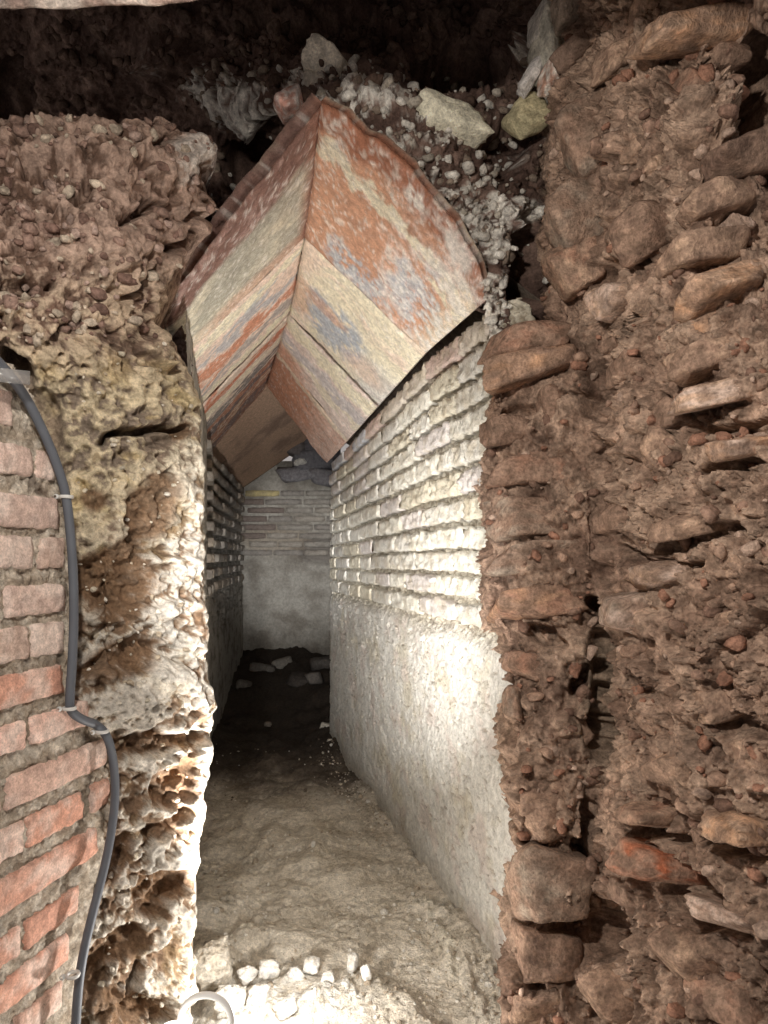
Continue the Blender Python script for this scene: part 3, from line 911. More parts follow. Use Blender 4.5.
def inner_right():
    nc, nr = 400, 560
    q = np.linspace(0, 1, nc)
    inv = 1 / 1.50 * (1 - q) + 1 / 3.72 * q        # denser close by
    d = 1 / inv
    # round the far corner
    z = np.linspace(WTOP, -0.05, nr)
    Dg, Z = np.meshgrid(d, z)
    X = wall_x(Dg, Z)
    B = np.stack([X, Dg, Z + sag(Dg, Z)], -1)
    k = np.linspace(0, 1, 13)[1:]
    R = B[:, -1:, :] + np.stack([0.5 * k, 0.03 * k, 0 * k], -1)[None]
    B = np.concatenate([B, R], 1)
    smooth_grid(B, 1, 1)
    ny, nx = B.shape[:2]
    P = B.reshape(-1, 3)
    n = -grid_normals(B).reshape(-1, 3)
    n = np.where((n[:, :1] > 0), -n, n)
    z = P[:, 2]; dd = P[:, 1]
    zb = CZ - 0.20 + 0.03 * fbm(P * np.array([1, 2.5, 1]), 3, .5, 2)
    pl = 1 - sstep(-0.03, 0.03, z - zb)          # 1 where plaster
    f1 = fbm(P * 12, 5, 0.6, 321); fr = fbm(P * 60, 4, 0.65, 331)
    h2, e2, _ = plates(P * 40 + fbm(P * 50, 2, 0.5, 10)[:, None], 35, 0.9)
    mort = -0.022 + 0.014 * fr + 0.006 * h2 + 0.006 * f1
    pits = -0.006 * sstep(0.20, 0.30, fbm(P * np.array([45, 30, 75]), 3, .6, 341))
    plh = 0.010 * f1 + 0.0016 * fr + 0.0012 * h2 + pits
    ledge = 0.0
    for zz in (CZ - 0.245, CZ - 0.31, CZ - 0.38):
        ledge = ledge + 0.005 * sstep(-0.012, 0.0, z - zz - 0.01 * f1) * (1 - sstep(0, 0.02, z - zz - 0.01 * f1)) * sstep(-0.1, .3, f1)
    H = mort * (1 - pl) + (plh + ledge) * pl
    H = H - 0.05 * (1 - sstep(1.50, 1.60, dd)) ** 2 * sstep(-0.3, 0.3, f1 + 0.2)
    Q = P + n * H[:, None]
    cm = mixc(np.tile(srgb(150, 136, 114), (len(P), 1)), srgb(206, 196, 174), sstep(-.2, .25, fr))
    cp = mixc(np.tile(srgb(208, 203, 192), (len(P), 1)), srgb(192, 180, 154), sstep(0.0, .4, fbm(P * 7, 4, .6, 61)) * .7)
    cp = mixc(cp, srgb(200, 182, 170), sstep(0.05, .3, fbm(P * 9 + 40, 4, .6, 62)) * .6)
    cp = mixc(cp, srgb(150, 130, 104), sstep(0.18, .30, fbm(P * np.array([45, 30, 75]), 3, .6, 341)) * .5)
    C = cm * (1 - pl[:, None]) + cp * pl[:, None]
    lowm = 1 - sstep(0.0, 0.10, z - 0.02 + 0.04 * f1)
    C = mixc(C, srgb(150, 134, 110), lowm * .5)
    o = mesh_obj('inner_wall_right', Q, grid_faces(ny, nx), M_PLASTER, C)
    props(o, 'structure', 'bright lime covered wall of the passage, brick courses above and pitted plaster below')
    rnd = random.Random(8)
    zc = WTOP - 0.006
    yaw = math.atan2(1, -0.244)
    for r in range(11):
        hh = 0.054 + rnd.uniform(-.004, .003)
        y = 1.53 + rnd.uniform(-.02, .05)
        while y < 3.68:
            L = rnd.uniform(0.18, 0.34)
            y1 = min(y + L, 3.70)
            if y1 - y > 0.05:
                ym = (y + y1) / 2
                z0 = zc - hh / 2 + rnd.uniform(-.003, .003)
                x = wall_x(ym, z0) + 0.0335 - rnd.uniform(-.004, .004) + (0.003 if r > 8 else 0)
                c = rnd.choice([(212, 206, 192), (206, 200, 188), (216, 210, 194), (206, 196, 172), (206, 196, 188)])
                if r == 0: c = rnd.choice([(206, 178, 164), (196, 196, 200), (204, 190, 172)])
                n = (26, 3, 8) if ym < 2.4 else (14, 2, 5)
                rough_brick('brick', o, (x, ym, z0 + float(sag(ym, z0))), ((y1 - y) * 1.028, 0.07, hh), yaw, c, rnd.randrange(9999), chip=0.0075 if ym < 2.6 else .0045,
                            tint2=(176, 160, 132), amount=0.6, mat=M_PLASTER, roundr=0.24, n=n, tilt=rnd.uniform(-.010, .010) - float(sag(ym + .1, z0) - sag(ym - .1, z0)) / .2, endr=.08)
            y = y1 - rnd.uniform(-0.002, 0.004)
        zc -= hh + rnd.uniform(0.010, 0.017)
    return o


INR = inner_right()


def inner_left():
    pts = [(-0.455, 1.62), (-0.565, 2.1), (-0.905, 3.68), (-1.128, 5.62)]
    nc, nr = 200, 330
    px = np.array([p[0] for p in pts]); py = np.array([p[1] for p in pts])
    y = 1 / np.linspace(1 / 1.62, 1 / 5.62, nc)
    x = np.interp(y, py, px)
    z = np.linspace(1.545, -0.05, nr)
    B = np.zeros((nr, nc, 3)); B[:, :, 0] = x[None]; B[:, :, 1] = y[None]; B[:, :, 2] = z[:, None]
    smooth_grid(B, 4, 1)
    P = B.reshape(-1, 3)
    f1 = fbm(P * 10, 5, 0.6, 421); fr = fbm(P * 40, 3, 0.6, 431)
    up = sstep(-0.05, 0.05, P[:, 2] - 0.86)
    H = 0.008 * f1 + 0.004 * fr - 0.022 * up * (P[:, 1] > 3)
    pit = sstep(0.12, .25, fbm(P * np.array([20, 14, 30]), 3, .6, 9)) * sstep(0.25, .35, 0.6 - np.abs(P[:, 2] - 0.85))
    H -= 0.02 * pit
    Q = P.copy(); Q[:, 0] += H
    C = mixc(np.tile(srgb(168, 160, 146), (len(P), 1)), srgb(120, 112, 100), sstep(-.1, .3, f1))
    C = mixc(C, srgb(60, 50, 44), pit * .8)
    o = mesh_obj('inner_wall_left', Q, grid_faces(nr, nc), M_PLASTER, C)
    props(o, 'structure', 'shaded grey wall of the passage opposite the bright one')
    rnd = random.Random(18)
    zc = 1.53
    for r in range(10):
        hh = 0.048
        yy = 3.30 + rnd.uniform(-.1, .1)
        while yy < 5.5:
            L = rnd.uniform(.2, .3)
            y1 = min(yy + L, 5.56)
            if y1 - yy > .06:
                ym = (yy + y1) / 2
                xx = float(np.interp(ym, py, px)) - 0.030 + rnd.uniform(-.008, .012)
                sl = (-0.244 if ym < 3.68 else -0.115)
                rough_brick('brick', o, (xx, ym, zc - hh / 2), (y1 - yy, 0.08, hh), math.atan2(1, sl), rnd.choice([(170, 160, 146), (156, 146, 134), (176, 160, 140)]),
                            rnd.randrange(9999), chip=.003, tint2=(110, 98, 86), amount=.6, mat=M_PLASTER, n=(8, 2, 3), roundr=.25)
            yy = y1 + .014
        zc -= hh + .028
    return o


INL = inner_left()


def back_wall():
    nc, nr = 130, 240
    x = np.linspace(-1.30, 0.9, nc); z = np.linspace(1.75, -0.05, nr)
    B = np.zeros((nr, nc, 3)); B[:, :, 0] = x[None]; B[:, :, 1] = 5.60; B[:, :, 2] = z[:, None]
    P = B.reshape(-1, 3)
    f1 = fbm(P * 5, 5, 0.6, 521); fr = fbm(P * 25, 3, 0.6, 531)
    zj = P[:, 2]
    brick = sstep(-0.04, 0.04, zj - 1.00 - 0.05 * f1)
    H = 0.015 * f1 + 0.004 * fr - 0.012 * brick
    H = H - 0.03 * blob(P[:, 0], P[:, 2], -0.50, 1.03, 0.20, 0.13, 0, 2.5)
    Q = P.copy(); Q[:, 1] -= H
    C = mixc(np.tile(srgb(158, 152, 140), (len(P), 1)), srgb(126, 118, 106), sstep(-.2, .3, f1))
    C = mixc(C, srgb(100, 90, 82), blob(P[:, 0] + .1 * fr, P[:, 2] + .05 * f1, -0.50, 1.05, 0.24, 0.16, 0, 2.5) * .7)
    C = mixc(C, srgb(142, 126, 106), blob(P[:, 0], P[:, 2] + .05 * f1, -0.9, 1.12, 0.4, 0.16, 0, 2) * .6)
    o = mesh_obj('wall_back', Q, grid_faces(nr, nc), M_PLASTER, C)
    props(o, 'structure', 'end wall of the passage, brick courses over smooth grey plaster')
    rnd = random.Random(5)
    zc = 1.515
    for r in range(8):
        hh = 0.05
        xx = -1.17 + rnd.uniform(0, .1)
        while xx < 0.1:
            L = rnd.uniform(.18, .3)
            c = rnd.choice([(150, 142, 130), (142, 134, 124), (158, 148, 134)])
            if r == 0 and xx < -1.0: c = (200, 180, 120)
            if xx < -0.95 and r < 6 and r: c = (124, 108, 98)
            rough_brick('brick', o, (xx + L / 2, 5.622, zc - hh / 2), (L, .07, hh), 0, c, rnd.randrange(9999), chip=.0035, tint2=(120, 108, 98), amount=.6, mat=M_PLASTER, n=(6, 2, 2), roundr=.3)
            xx += L + .014
        zc -= hh + .018
    return o


WB = back_wall()


def closure(name, a, b, z0, z1, lab):
    """Plain rough wall between two plan points, closing the junction chamber out of view."""
    nc, nr = 60, 60
    s = np.linspace(0, 1, nc); z = np.linspace(z1, z0, nr)
    B = np.zeros((nr, nc, 3))
    B[:, :, 0] = (a[0] + (b[0] - a[0]) * s)[None]; B[:, :, 1] = (a[1] + (b[1] - a[1]) * s)[None]; B[:, :, 2] = z[:, None]
    P = B.reshape(-1, 3)
    Q = P + (0.02 * fbm(P * 6, 4, .6, 4))[:, None]
    C = mixc(np.tile(srgb(140, 130, 116), (len(P), 1)), srgb(110, 100, 88), sstep(-.2, .2, fbm(P * 4, 3, .5, 8)))
    o = mesh_obj(name, Q, grid_faces(nr, nc), M_PLASTER, C)
    props(o, 'structure', lab)


closure('wall_side', (0.62, 3.70), (0.66, 5.65), -0.05, 1.95, 'side wall of the branch beyond the bright wall')


# ---------------------------------------------------------------- floor
def floor():
    nc, nr = 420, 420
    u = np.linspace(-60, 700, nc)
    d = np.concatenate([np.linspace(0.55, 1.1, 30), 1 / np.linspace(1 / 1.11, 1 / 5.7, nr - 30)])
    U, D = np.meshgrid(u, d)
    V = VH + CZ * F / D
    P = np.stack([(U - CX) / F * D, D, 0 * D], -1).reshape(-1, 3)
    u = U.ravel(); v = V.ravel(); dd = P[:, 1]
    uw = u + fbm(P * 8, 3, .5, 3) * 14; vw = v + fbm(P * 8 + 50, 3, .5, 4) * 14
    f1 = fbm(P * 5, 6, 0.55, 621); fr = fbm(P * 40, 4, 0.65, 631)
    peb = plates(P * 75, 44, 1.2)
    pebm = sstep(0.0, .25, fbm(P * 6 + 9, 3, .5, 12) + 0.02)
    H = 0.040 * f1 + 0.005 * fr + 0.008 * peb[0] * pebm + 0.006 * fbm(P * np.array([14, 20, 14]), 3, .5, 640, ridge=True)
    B1 = lambda *a, **k: blob(uw, vw, *a, **k)
    for cu, cv, ru, rv, rot, a, k in [(300, 810, 90, 26, 10, 0.015, 1.3), (330, 870, 70, 30, 8, 0.02, 1.3), (275, 1010, 95, 40, 6, 0.035, 1.6), (215, 975, 34, 34, 0, 0.045, 1.6),
                                      (440, 945, 9, 44, 28, 0.016, 1.6), (425, 912, 32, 6, -10, 0.014, 2), (278, 950, 60, 18, 0, -0.02, 1.5), (275, 680, 60, 14, 0, 0.06, 1.4),
                                      (220, 740, 26, 16, 0, 0.03, 1.5), (330, 740, 30, 30, 0, 0.04, 1.5), (255, 925, 6, 34, 35, -0.012, 2), (300, 765, 70, 8, 0, 0.02, 1.5),
                                      (475, 990, 5, 40, 25, 0.012, 2)]:
        H = H + a * B1(cu, cv, ru, rv, rot, k)
    H += 0.17 * sstep(3.9, 5.0, dd) + 0.018 * fbm(P * 2.6 + 4, 2, .5, 6)
    # rises a little against the side walls
    wx = wall_x(dd, np.zeros_like(dd))
    H += 0.03 * sstep(-0.09, 0.02, P[:, 0] - wx) * (0.5 + f1)
    H += 0.018 * sstep(.05, .3, fbm(P * np.array([4, 2.4, 4]) + 8, 3, .5, 71))
    P[:, 2] += H
    C = mixc(np.tile(srgb(216, 204, 184), (len(P), 1)), srgb(192, 178, 156), sstep(-.2, .3, fbm(P * 7, 5, .6, 33)))
    C = mixc(C, srgb(200, 188, 168), sstep(0.1, .35, fr + 0.3 * peb[0]) * .6)
    C = mixc(C, srgb(232, 226, 214), B1(275, 1020, 120, 44, 6, k=2) * sstep(-.25, .1, fr) * .8)
    C = mixc(C, srgb(224, 214, 192), B1(446, 950, 7, 60, 25, k=2) * .8)
    C = mixc(C, srgb(224, 214, 192), B1(425, 908, 40, 6, -10, k=2) * .6)
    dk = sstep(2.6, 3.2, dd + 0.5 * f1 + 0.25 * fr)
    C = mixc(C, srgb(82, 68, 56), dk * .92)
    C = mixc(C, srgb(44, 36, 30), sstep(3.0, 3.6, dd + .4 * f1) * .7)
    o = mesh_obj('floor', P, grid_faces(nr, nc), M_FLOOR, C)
    props(o, 'structure', 'uneven trodden earth floor of the passage, pale in front and dark further in')
    return o


FLOOR = floor()

# ---------------------------------------------------------------- ceiling: leaning terracotta tiles
ceil_root = None
RIDGE = [(1.42, -0.124), (2.03, -0.229), (2.67, -0.362), (3.14, -0.480), (3.80, -0.640), (4.5, -0.80)]


def ridge(d):
    return np.interp(d, [p[0] for p in RIDGE], [p[1] for p in RIDGE])


ZR, ZE = CZ + 0.925, CZ + 0.568


def tile(name, side, r0, r1, e0, e1, seed, paint, parent, near=None, lift=0.0, label=None, zr=ZR, ze=None):
    na, nb = 90, 70
    a = np.linspace(0, 1, na)[:, None] * np.ones((1, nb))
    b = np.linspace(0, 1, nb)[None, :] * np.ones((na, 1))
    g = 0.0035
    d0 = r0 * (1 - a) + e0 * a
    d1 = r1 * (1 - a) + e1 * a
    if near is not None:
        d0 = np.interp(a, [p[0] for p in near], [p[1] for p in near])
    D = d0 * (1 - b) + d1 * b + g * (1 - 2 * b)
    Dr = r0 * (1 - b) + r1 * b
    De = e0 * (1 - b) + e1 * b
    xr = ridge(D)
    if side > 0:
        xe = 0.616 - 0.244 * D - 0.012
    else:
        xe = -0.345 - 0.241 * (D - 1.35) - 0.10
    xr = xr - 0.006 * side
    X = xr * (1 - a) + xe * a
    Z = zr * (1 - a) + (eave(D) if ze is None else ze) * a
    B = np.stack([X, D, Z], -1)
    nrm = np.array([-side * 0.72, 0, -0.69])
    n = np.tile(nrm, (na * nb, 1))
    P = B.reshape(-1, 3)
    af, bf = a.ravel(), b.ravel()
    S = np.stack([af * 2.2, bf * 7 + 1.2 * fbm(np.stack([af * 3, bf * 3, 0 * af + seed], -1), 2, .5, 5), np.full_like(af, seed * 3.3)], -1)      # stretched down the slope
    st = fbm(S, 4, .55, seed)
    fr = fbm(P * 45, 4, .6, seed + 3)
    f1 = fbm(P * 7, 4, .5, seed + 5)
    m0 = fbm(np.stack([af * 4, bf * 6, 0 * af + seed], -1), 5, .65, seed + 40)
    edge = np.minimum(np.minimum(af * (1.0), (1 - af)) * 0.5, np.minimum(bf, 1 - bf) * 0.6)
    worn = 1 - sstep(0.0, 0.02, edge + 0.006 * fr)
    flk = S_(.10, .30, fbm(P * 60, 3, .7, seed + 9) + .35 * m0 - .05)
    H = -lift + 0.009 * f1 + 0.0034 * fr + 0.004 * st + 0.004 * m0 - 0.006 * worn
    lo = P + n * H[:, None]
    hi = lo - n * (0.014 if (side > 0 and near is not None) else 0.030)
    C = paint(af, bf, st, fr, f1, m0, P)
    C = mixc(C, WHT, flk * .55)
    C = np.clip(C * 1.12, 0, .9)
    Cb = mixc(np.tile(srgb(92, 66, 56) if side < 0 else srgb(112, 88, 72), (len(P), 1)), srgb(150, 132, 110), S_(-.2, .2, f1 + .5 * fr) * (1.0 if side > 0 else .3))
    V = np.concatenate([lo, hi]); CC = np.concatenate([C, Cb])
    f = grid_faces(na, nb)
    N0 = na * nb
    faces = [f, f[:, ::-1] + N0]
    for line in (np.arange(nb), np.arange(nb) + (na - 1) * nb, np.arange(na) * nb, np.arange(na) * nb + nb - 1):
        faces.append(np.stack([line[:-1], line[1:], line[1:] + N0, line[:-1] + N0], -1))
    o = mesh_obj(name, V, np.concatenate(faces), M_TILE, CC, parent, origin=P.mean(0))
    if label: o['label'] = label
    return o


O_ = srgb(196, 140, 106); OB = srgb(166, 118, 92); CRM = srgb(214, 202, 172); BLU = srgb(156, 162, 170); PKC = srgb(216, 184, 166); GRN = srgb(160, 154, 136); RBR = srgb(128, 92, 80); DKG = srgb(96, 96, 98)
ORG2 = srgb(200, 132, 96); WHT = srgb(220, 212, 200)


def S_(lo, hi, x): return sstep(lo, hi, x)


def band(b, c, w, st, warp=.10):
    warp = warp * 1.8
    return S_(0, 1, np.clip((w - np.abs(b + warp * st - c)) / (w * .35), 0, 1))


def p_r1(a, b, st, fr, f1, m, P):
    C = np.tile(O_, (len(a), 1))
    C = mixc(C, OB, S_(0, .4, st) * .5)
    C = mixc(C, PKC, S_(.35, .9, a + .5 * m) * S_(-.2, .2, m + .05) * .7)
    C = mixc(C, BLU, blob(a + .2 * m, b + .2 * m, .42, .86, .28, .22, 0, 2.5) * S_(-.25, .05, fr + m) * .9)
    C = mixc(C, BLU, blob(a + .2 * m, b + .3 * m, .80, .62, .24, .32, 0, 2.5) * S_(-.25, .05, fr + m) * .9)
    C = mixc(C, CRM, S_(.78, .98, a + .18 * m) * .75)
    C = mixc(C, CRM, band(b, .22 + .10 * a, .055, m, .12) * S_(-.4, .0, fr + .2) * .95)
    C = mixc(C, srgb(158, 94, 66), (1 - S_(.10, .16, b + .06 * m)) * .9)
    C = mixc(C, WHT, blob(a, b, .78, .08, .12, .08, 0, 2) * .8)
    C = mixc(C, WHT, blob(a, b, .52, .07, .07, .06, 0, 2) * S_(-.1, .1, fr) * .8)
    C = mixc(C, srgb(214, 204, 196), S_(.35, .8, a + .25 * m) * S_(-.15, .15, fr + .5 * m) * .55)
    C = mixc(C, srgb(220, 212, 196), S_(.12, .3, fr + .6 * m) * .45)
    return C


def p_r2(a, b, st, fr, f1, m, P):
    C = np.tile(CRM, (len(a), 1))
    C = mixc(C, PKC, S_(-.05, .3, st) * .6)
    C = mixc(C, BLU, blob(a + .15 * m, b + .3 * m, .42, .60, .36, .34, 0, 2.5) * S_(-.35, -.05, fr + m) * .95)
    C = mixc(C, O_, blob(a + .1 * m, b + .1 * m, .30, .48, .26, .09, 0, 2) * .6)
    C = mixc(C, O_, blob(a + .1 * m, b + .1 * m, .06, .6, .14, .3, 0, 2) * .5)
    C = mixc(C, BLU, S_(.6, .9, a + .3 * m) * S_(.4, .7, b) * .5)
    C = mixc(C, srgb(206, 168, 150), blob(a, b + .1 * m, .75, .75, .3, .2, 0, 1.5) * .5)
    return C


def p_r3(a, b, st, fr, f1, m, P):
    C = np.tile(srgb(208, 186, 172), (len(a), 1))
    C = mixc(C, CRM, band(b, .15, .14, m))
    C = mixc(C, srgb(176, 170, 170), band(b, .45, .12, m, .2) * .7)
    C = mixc(C, CRM, band(b, .62, .08, m, .2) * .7)
    C = mixc(C, ORG2, (1 - S_(.15, .6, a)) * S_(.55, .8, b) * .8)
    return C


def p_r4(a, b, st, fr, f1, m, P):
    C = np.tile(srgb(196, 132, 98), (len(a), 1))
    C = mixc(C, PKC, S_(.3, .95, a + .3 * m) * .8)
    C = mixc(C, srgb(170, 110, 82), S_(0, .3, m) * .6)
    C = mixc(C, CRM, band(b, .05, .06, m, .1) * .6)
    return C


def p_l1(a, b, st, fr, f1, m, P):
    C = np.tile(GRN, (len(a), 1))
    C = mixc(C, CRM, S_(0, .35, st + .3 * m) * .5)
    C = mixc(C, srgb(196, 150, 124), S_(.80, .92, b + .12 * st) * .7)
    C = mixc(C, CRM, S_(.6, .95, a + .2 * m) * S_(.1, .3, m + .2) * .6)
    C = mixc(C, RBR, (1 - S_(.20, .28, b + .10 * st - .05 * a)))
    C = mixc(C, srgb(178, 146, 134), (1 - S_(.20, .28, b + .10 * st - .05 * a)) * S_(.05, .3, fr + m) * .5)
    C = mixc(C, srgb(150, 98, 76), (1 - S_(.02, .12, a)) * .8)
    return C


def p_l2(a, b, st, fr, f1, m, P):
    C = np.tile(srgb(214, 186, 166), (len(a), 1))
    C = mixc(C, CRM, band(b, .10, .08, m))
    C = mixc(C, BLU, band(b, .30, .07, st, .25) * .7)
    C = mixc(C, srgb(206, 128, 92), band(b, .52, .12, st, .25) * .9)
    C = mixc(C, srgb(140, 138, 138), band(b, .75, .07, st, .25) * .7)
    C = mixc(C, CRM, band(b, .90, .06, m))
    return C


def p_l3(a, b, st, fr, f1, m, P):
    C = np.tile(srgb(200, 178, 158), (len(a), 1))
    C = mixc(C, srgb(190, 112, 80), band(b, .22, .12, st, .2))
    C = mixc(C, CRM, band(b, .5, .12, st, .2) * .8)
    C = mixc(C, DKG, band(b, .82, .12, st, .2) * .8)
    return C


def p_l4(a, b, st, fr, f1, m, P):
    C = np.tile(srgb(172, 118, 92), (len(a), 1))
    C = mixc(C, DKG, band(b, .25, .10, st, .3) * .8)
    C = mixc(C, CRM, band(b, .48, .06, st, .3) * .6)
    C = mixc(C, srgb(120, 108, 104), band(b, .8, .12, st, .3) * .8)
    return C


def p_l5(a, b, st, fr, f1, m, P):
    C = np.tile(srgb(212, 170, 138), (len(a), 1))
    C = mixc(C, srgb(150, 136, 122), S_(0, .3, m) * .6)
    return C


def build_ceiling():
    # mortar bedding over the tiles
    na, nb = 60, 120
    a = np.linspace(-1, 1, na)[:, None] * np.ones((1, nb)); D = np.linspace(1.62, 5.7, nb)[None] * np.ones((na, 1))
    xr = ridge(D)
    xe = np.where(a > 0, 0.616 - 0.244 * D + 0.30, -0.345 - 0.241 * (D - 1.35) - 0.34)
    aa = np.abs(a)
    X = xr * (1 - aa) + xe * aa
    Z = (ZR + 0.075) * (1 - aa) + (ZE - 0.10) * aa
    P = np.stack([X, D, Z], -1).reshape(-1, 3)
    P = P + (0.01 * fbm(P * 10, 4, .6, 3))[:, None]
    C = mixc(np.tile(srgb(110, 90, 76), (len(P), 1)), srgb(150, 134, 116), sstep(-.2, .3, fbm(P * 14, 4, .6, 5)))
    root = mesh_obj('ceiling', P, grid_faces(na, nb, ~((a > 0) & (D > 3.85))), M_MORTAR, C)
    props(root, 'structure', 'gabled passage ceiling of leaning terracotta tiles with lime streaks')
    nearR = [(0, 1.42), (.05, 1.41), (.12, 1.385), (.22, 1.40), (.30, 1.375), (.45, 1.375), (.52, 1.40), (.60, 1.395), (.70, 1.41), (.85, 1.455), (.93, 1.50), (1, 1.555)]
    nearL = [(0, 1.43), (.3, 1.47), (.6, 1.52), (1, 1.61)]
    tile('tile', 1, 1.42, 2.03, 1.55, 2.00, 11, p_r1, root, near=nearR, lift=-0.003, label='big orange tile with blue grey and cream patches at the mouth of the vault')
    tile('tile', 1, 2.03, 2.67, 2.00, 2.57, 12, p_r2, root, lift=0.003, label='cream tile with a blue grey patch')
    tile('tile', 1, 2.67, 3.14, 2.57, 3.15, 13, p_r3, root, lift=-0.002, label='pale pink and cream streaked tile')
    tile('tile', 1, 3.14, 3.80, 3.15, 3.76, 14, p_r4, root, lift=0.003, label='orange pink tile deep in the passage')
    tile('tile', -1, 1.42, 2.03, 1.62, 2.12, 21, p_l1, root, near=nearL, lift=0.0, label='grey green tile with a red brown outer edge at the mouth of the vault')
    tile('tile', -1, 2.03, 2.67, 2.12, 2.82, 22, p_l2, root, lift=0.002, label='tile streaked cream, orange and grey')
    tile('tile', -1, 2.67, 3.14, 2.82, 3.32, 23, p_l3, root, lift=-0.002)
    tile('tile', -1, 3.14, 3.80, 3.32, 4.10, 24, p_l4, root, lift=0.003)
    # last tile, turned towards the branch
    pts = [P3(243, 488, 5.45), P3(322, 484, 5.5), P3(300, 432, 4.9), P3(272, 398, 3.9), P3(215, 470, 4.15)]
    na = 40
    A0, A1, B0, B1_ = np.array(P3(272, 378, 3.72)), np.array(P3(196, 454, 3.98)), np.array(P3(318, 436, 5.45)), np.array(P3(240, 490, 5.58))
    a = np.linspace(0, 1, na)[:, None, None]; b = np.linspace(0, 1, na)[None, :, None]
    B = (A0 * (1 - a) + A1 * a) * (1 - b) + (B0 * (1 - a) + B1_ * a) * b
    P = B.reshape(-1, 3)
    P = P + (0.008 * fbm(P * 8, 4, .6, 8))[:, None]
    af = np.repeat(np.linspace(0, 1, na), na); bf = np.tile(np.linspace(0, 1, na), na)
    st = fbm(np.stack([af * 1.5, bf * 6, 0 * af + 5], -1), 4, .6, 4)
    C = p_l5(af, bf, st, st, st, st, P)
    C = mixc(C, srgb(160, 118, 94), sstep(0, .3, st) * .6)
    hi = P + np.array([0.0, 0.01, 0.035])
    f = grid_faces(na, na); N0 = na * na
    faces = [f, f[:, ::-1] + N0]
    for line in (np.arange(na), np.arange(na) + (na - 1) * na, np.arange(na) * na, np.arange(na) * na + na - 1):
        faces.append(np.stack([line[:-1], line[1:], line[1:] + N0, line[:-1] + N0], -1))
    o = mesh_obj('tile', np.concatenate([P, hi]), np.concatenate(faces), M_TILE, np.concatenate([C, C]), root, origin=P.mean(0))
    o['label'] = 'plain tan brown tile closing the far end of the vault'
    # rubble filling beside it, over the end wall
    for i, (u, v, w, h, c) in enumerate([(312, 462, 46, 26, (110, 108, 112)), (300, 474, 44, 18, (128, 124, 126)), (300, 463, 16, 8, (200, 196, 186)), (330, 478, 40, 20, (120, 116, 118)),
                                         (322, 445, 40, 26, (100, 96, 100)), (296, 448, 24, 20, (104, 96, 94))]):
        stone('stone', root, P3(u, v, 5.42), (w * 5.42 / F, .22, h * 5.42 / F), (0, 6 * i - 12, 0), c, None, seed=800 + i, sub=3, rough=.06)
    return root


CEIL = build_ceiling()


def lintel():
    nc, nr = 160, 70
    x = np.linspace(-0.75, 0.75, nc)
    s = np.linspace(0, 1, nr)
    # profile: top, front face down to the soffit, soffit running back
    yp = np.interp(s, [0, .35, .5, 1], [0.80, 0.86, 0.90, 1.20])
    zp = np.interp(s, [0, .35, .5, 1], [CZ + 1.05, CZ + 0.80, CZ + 0.725, CZ + 1.02])
    X = np.repeat(x[None], nr, 0); Y = np.repeat(yp[:, None], nc, 1); Z = np.repeat(zp[:, None], nc, 1)
    Z = Z + np.interp(x, [-.75, -.5, -.3, -.1, .05, .2, .3, .75], [-.022, -.022, -.018, .01, .032, .03, .018, .06])[None]
    P = np.stack([X, Y, Z], -1).reshape(-1, 3)
    P = P + (0.016 * fbm(P * 9, 5, .6, 7))[:, None] * np.array([0, .6, 1])
    C = mixc(np.tile(srgb(150, 122, 108), (len(P), 1)), srgb(206, 188, 172), sstep(-.2, .2, fbm(P * 16, 4, .6, 9)))
    o = mesh_obj('ceiling_front', P, grid_faces(nr, nc), M_SOIL, C)
    props(o, 'structure', 'pale underside of the masonry at the very top')


lintel()
# roof of the chamber in front of the passage, with its rear walls, out of view
def cap():
    nc, nr = 40, 40
    x = np.linspace(-1.6, 1.0, nc); y = np.linspace(2.1, 5.75, nr)
    X, Y = np.meshgrid(x, y)
    P = np.stack([X, Y, 0 * X + CZ + 1.08], -1).reshape(-1, 3)
    P[:, 2] += 0.03 * fbm(P * 4, 4, .6, 3)
    C = np.tile(srgb(90, 78, 68), (len(P), 1))
    props(mesh_obj('ceiling_slab', P, grid_faces(nr, nc), M_MORTAR, C), 'structure', 'rough masonry over the vault')


cap()
closure('wall_rear', (-1.3, -1.6), (1.3, -1.6), -0.05, 2.3, 'rear wall of the digging chamber')

# ================================================================== THINGS
# cable along the brick facing
def tube(name, pts, r, mat, parent=None, seg=12, res=8):
    cu = bpy.data.curves.new(name, 'CURVE')
    cu.dimensions = '3D'
    sp = cu.splines.new('NURBS')
    sp.points.add(len(pts) - 1)
    for q, p in zip(sp.points, pts): q.co = (*p, 1)
    sp.use_endpoint_u = True; sp.order_u = 3
    cu.bevel_depth = r; cu.bevel_resolution = 5; cu.resolution_u = 10; cu.use_fill_caps = True
    tmp = bpy.data.objects.new(name, cu)
    col.objects.link(tmp)
    dg = bpy.context.evaluated_depsgraph_get()
    me = bpy.data.meshes.new_from_object(tmp.evaluated_get(dg))
    bpy.data.objects.remove(tmp)
    me.name = name
    me.materials.clear(); me.materials.append(mat)
    for p in me.polygons: p.use_smooth = True
    o = bpy.data.objects.new(name, me)
    col.objects.link(o)
    if parent: o.parent = parent
    return o


M_CABLE = plain('grey_cable_sheath', tuple(srgb(84, 88, 96)), 0.55)
M_CLIP = plain('pale_clip', tuple(srgb(196, 194, 188)), 0.5)
M_FILM = plain('clear_plastic_film', tuple(srgb(150, 146, 142)), 0.25, alpha=0.45)
M_WHITE = plain('white_lamp_plastic', tuple(srgb(232, 230, 224)), 0.4)
M_GLOW = plain('lit_diffuser', (0.9, 0.9, 0.88), 0.4, emit=(1.0, 0.97, 0.92, 3.0))

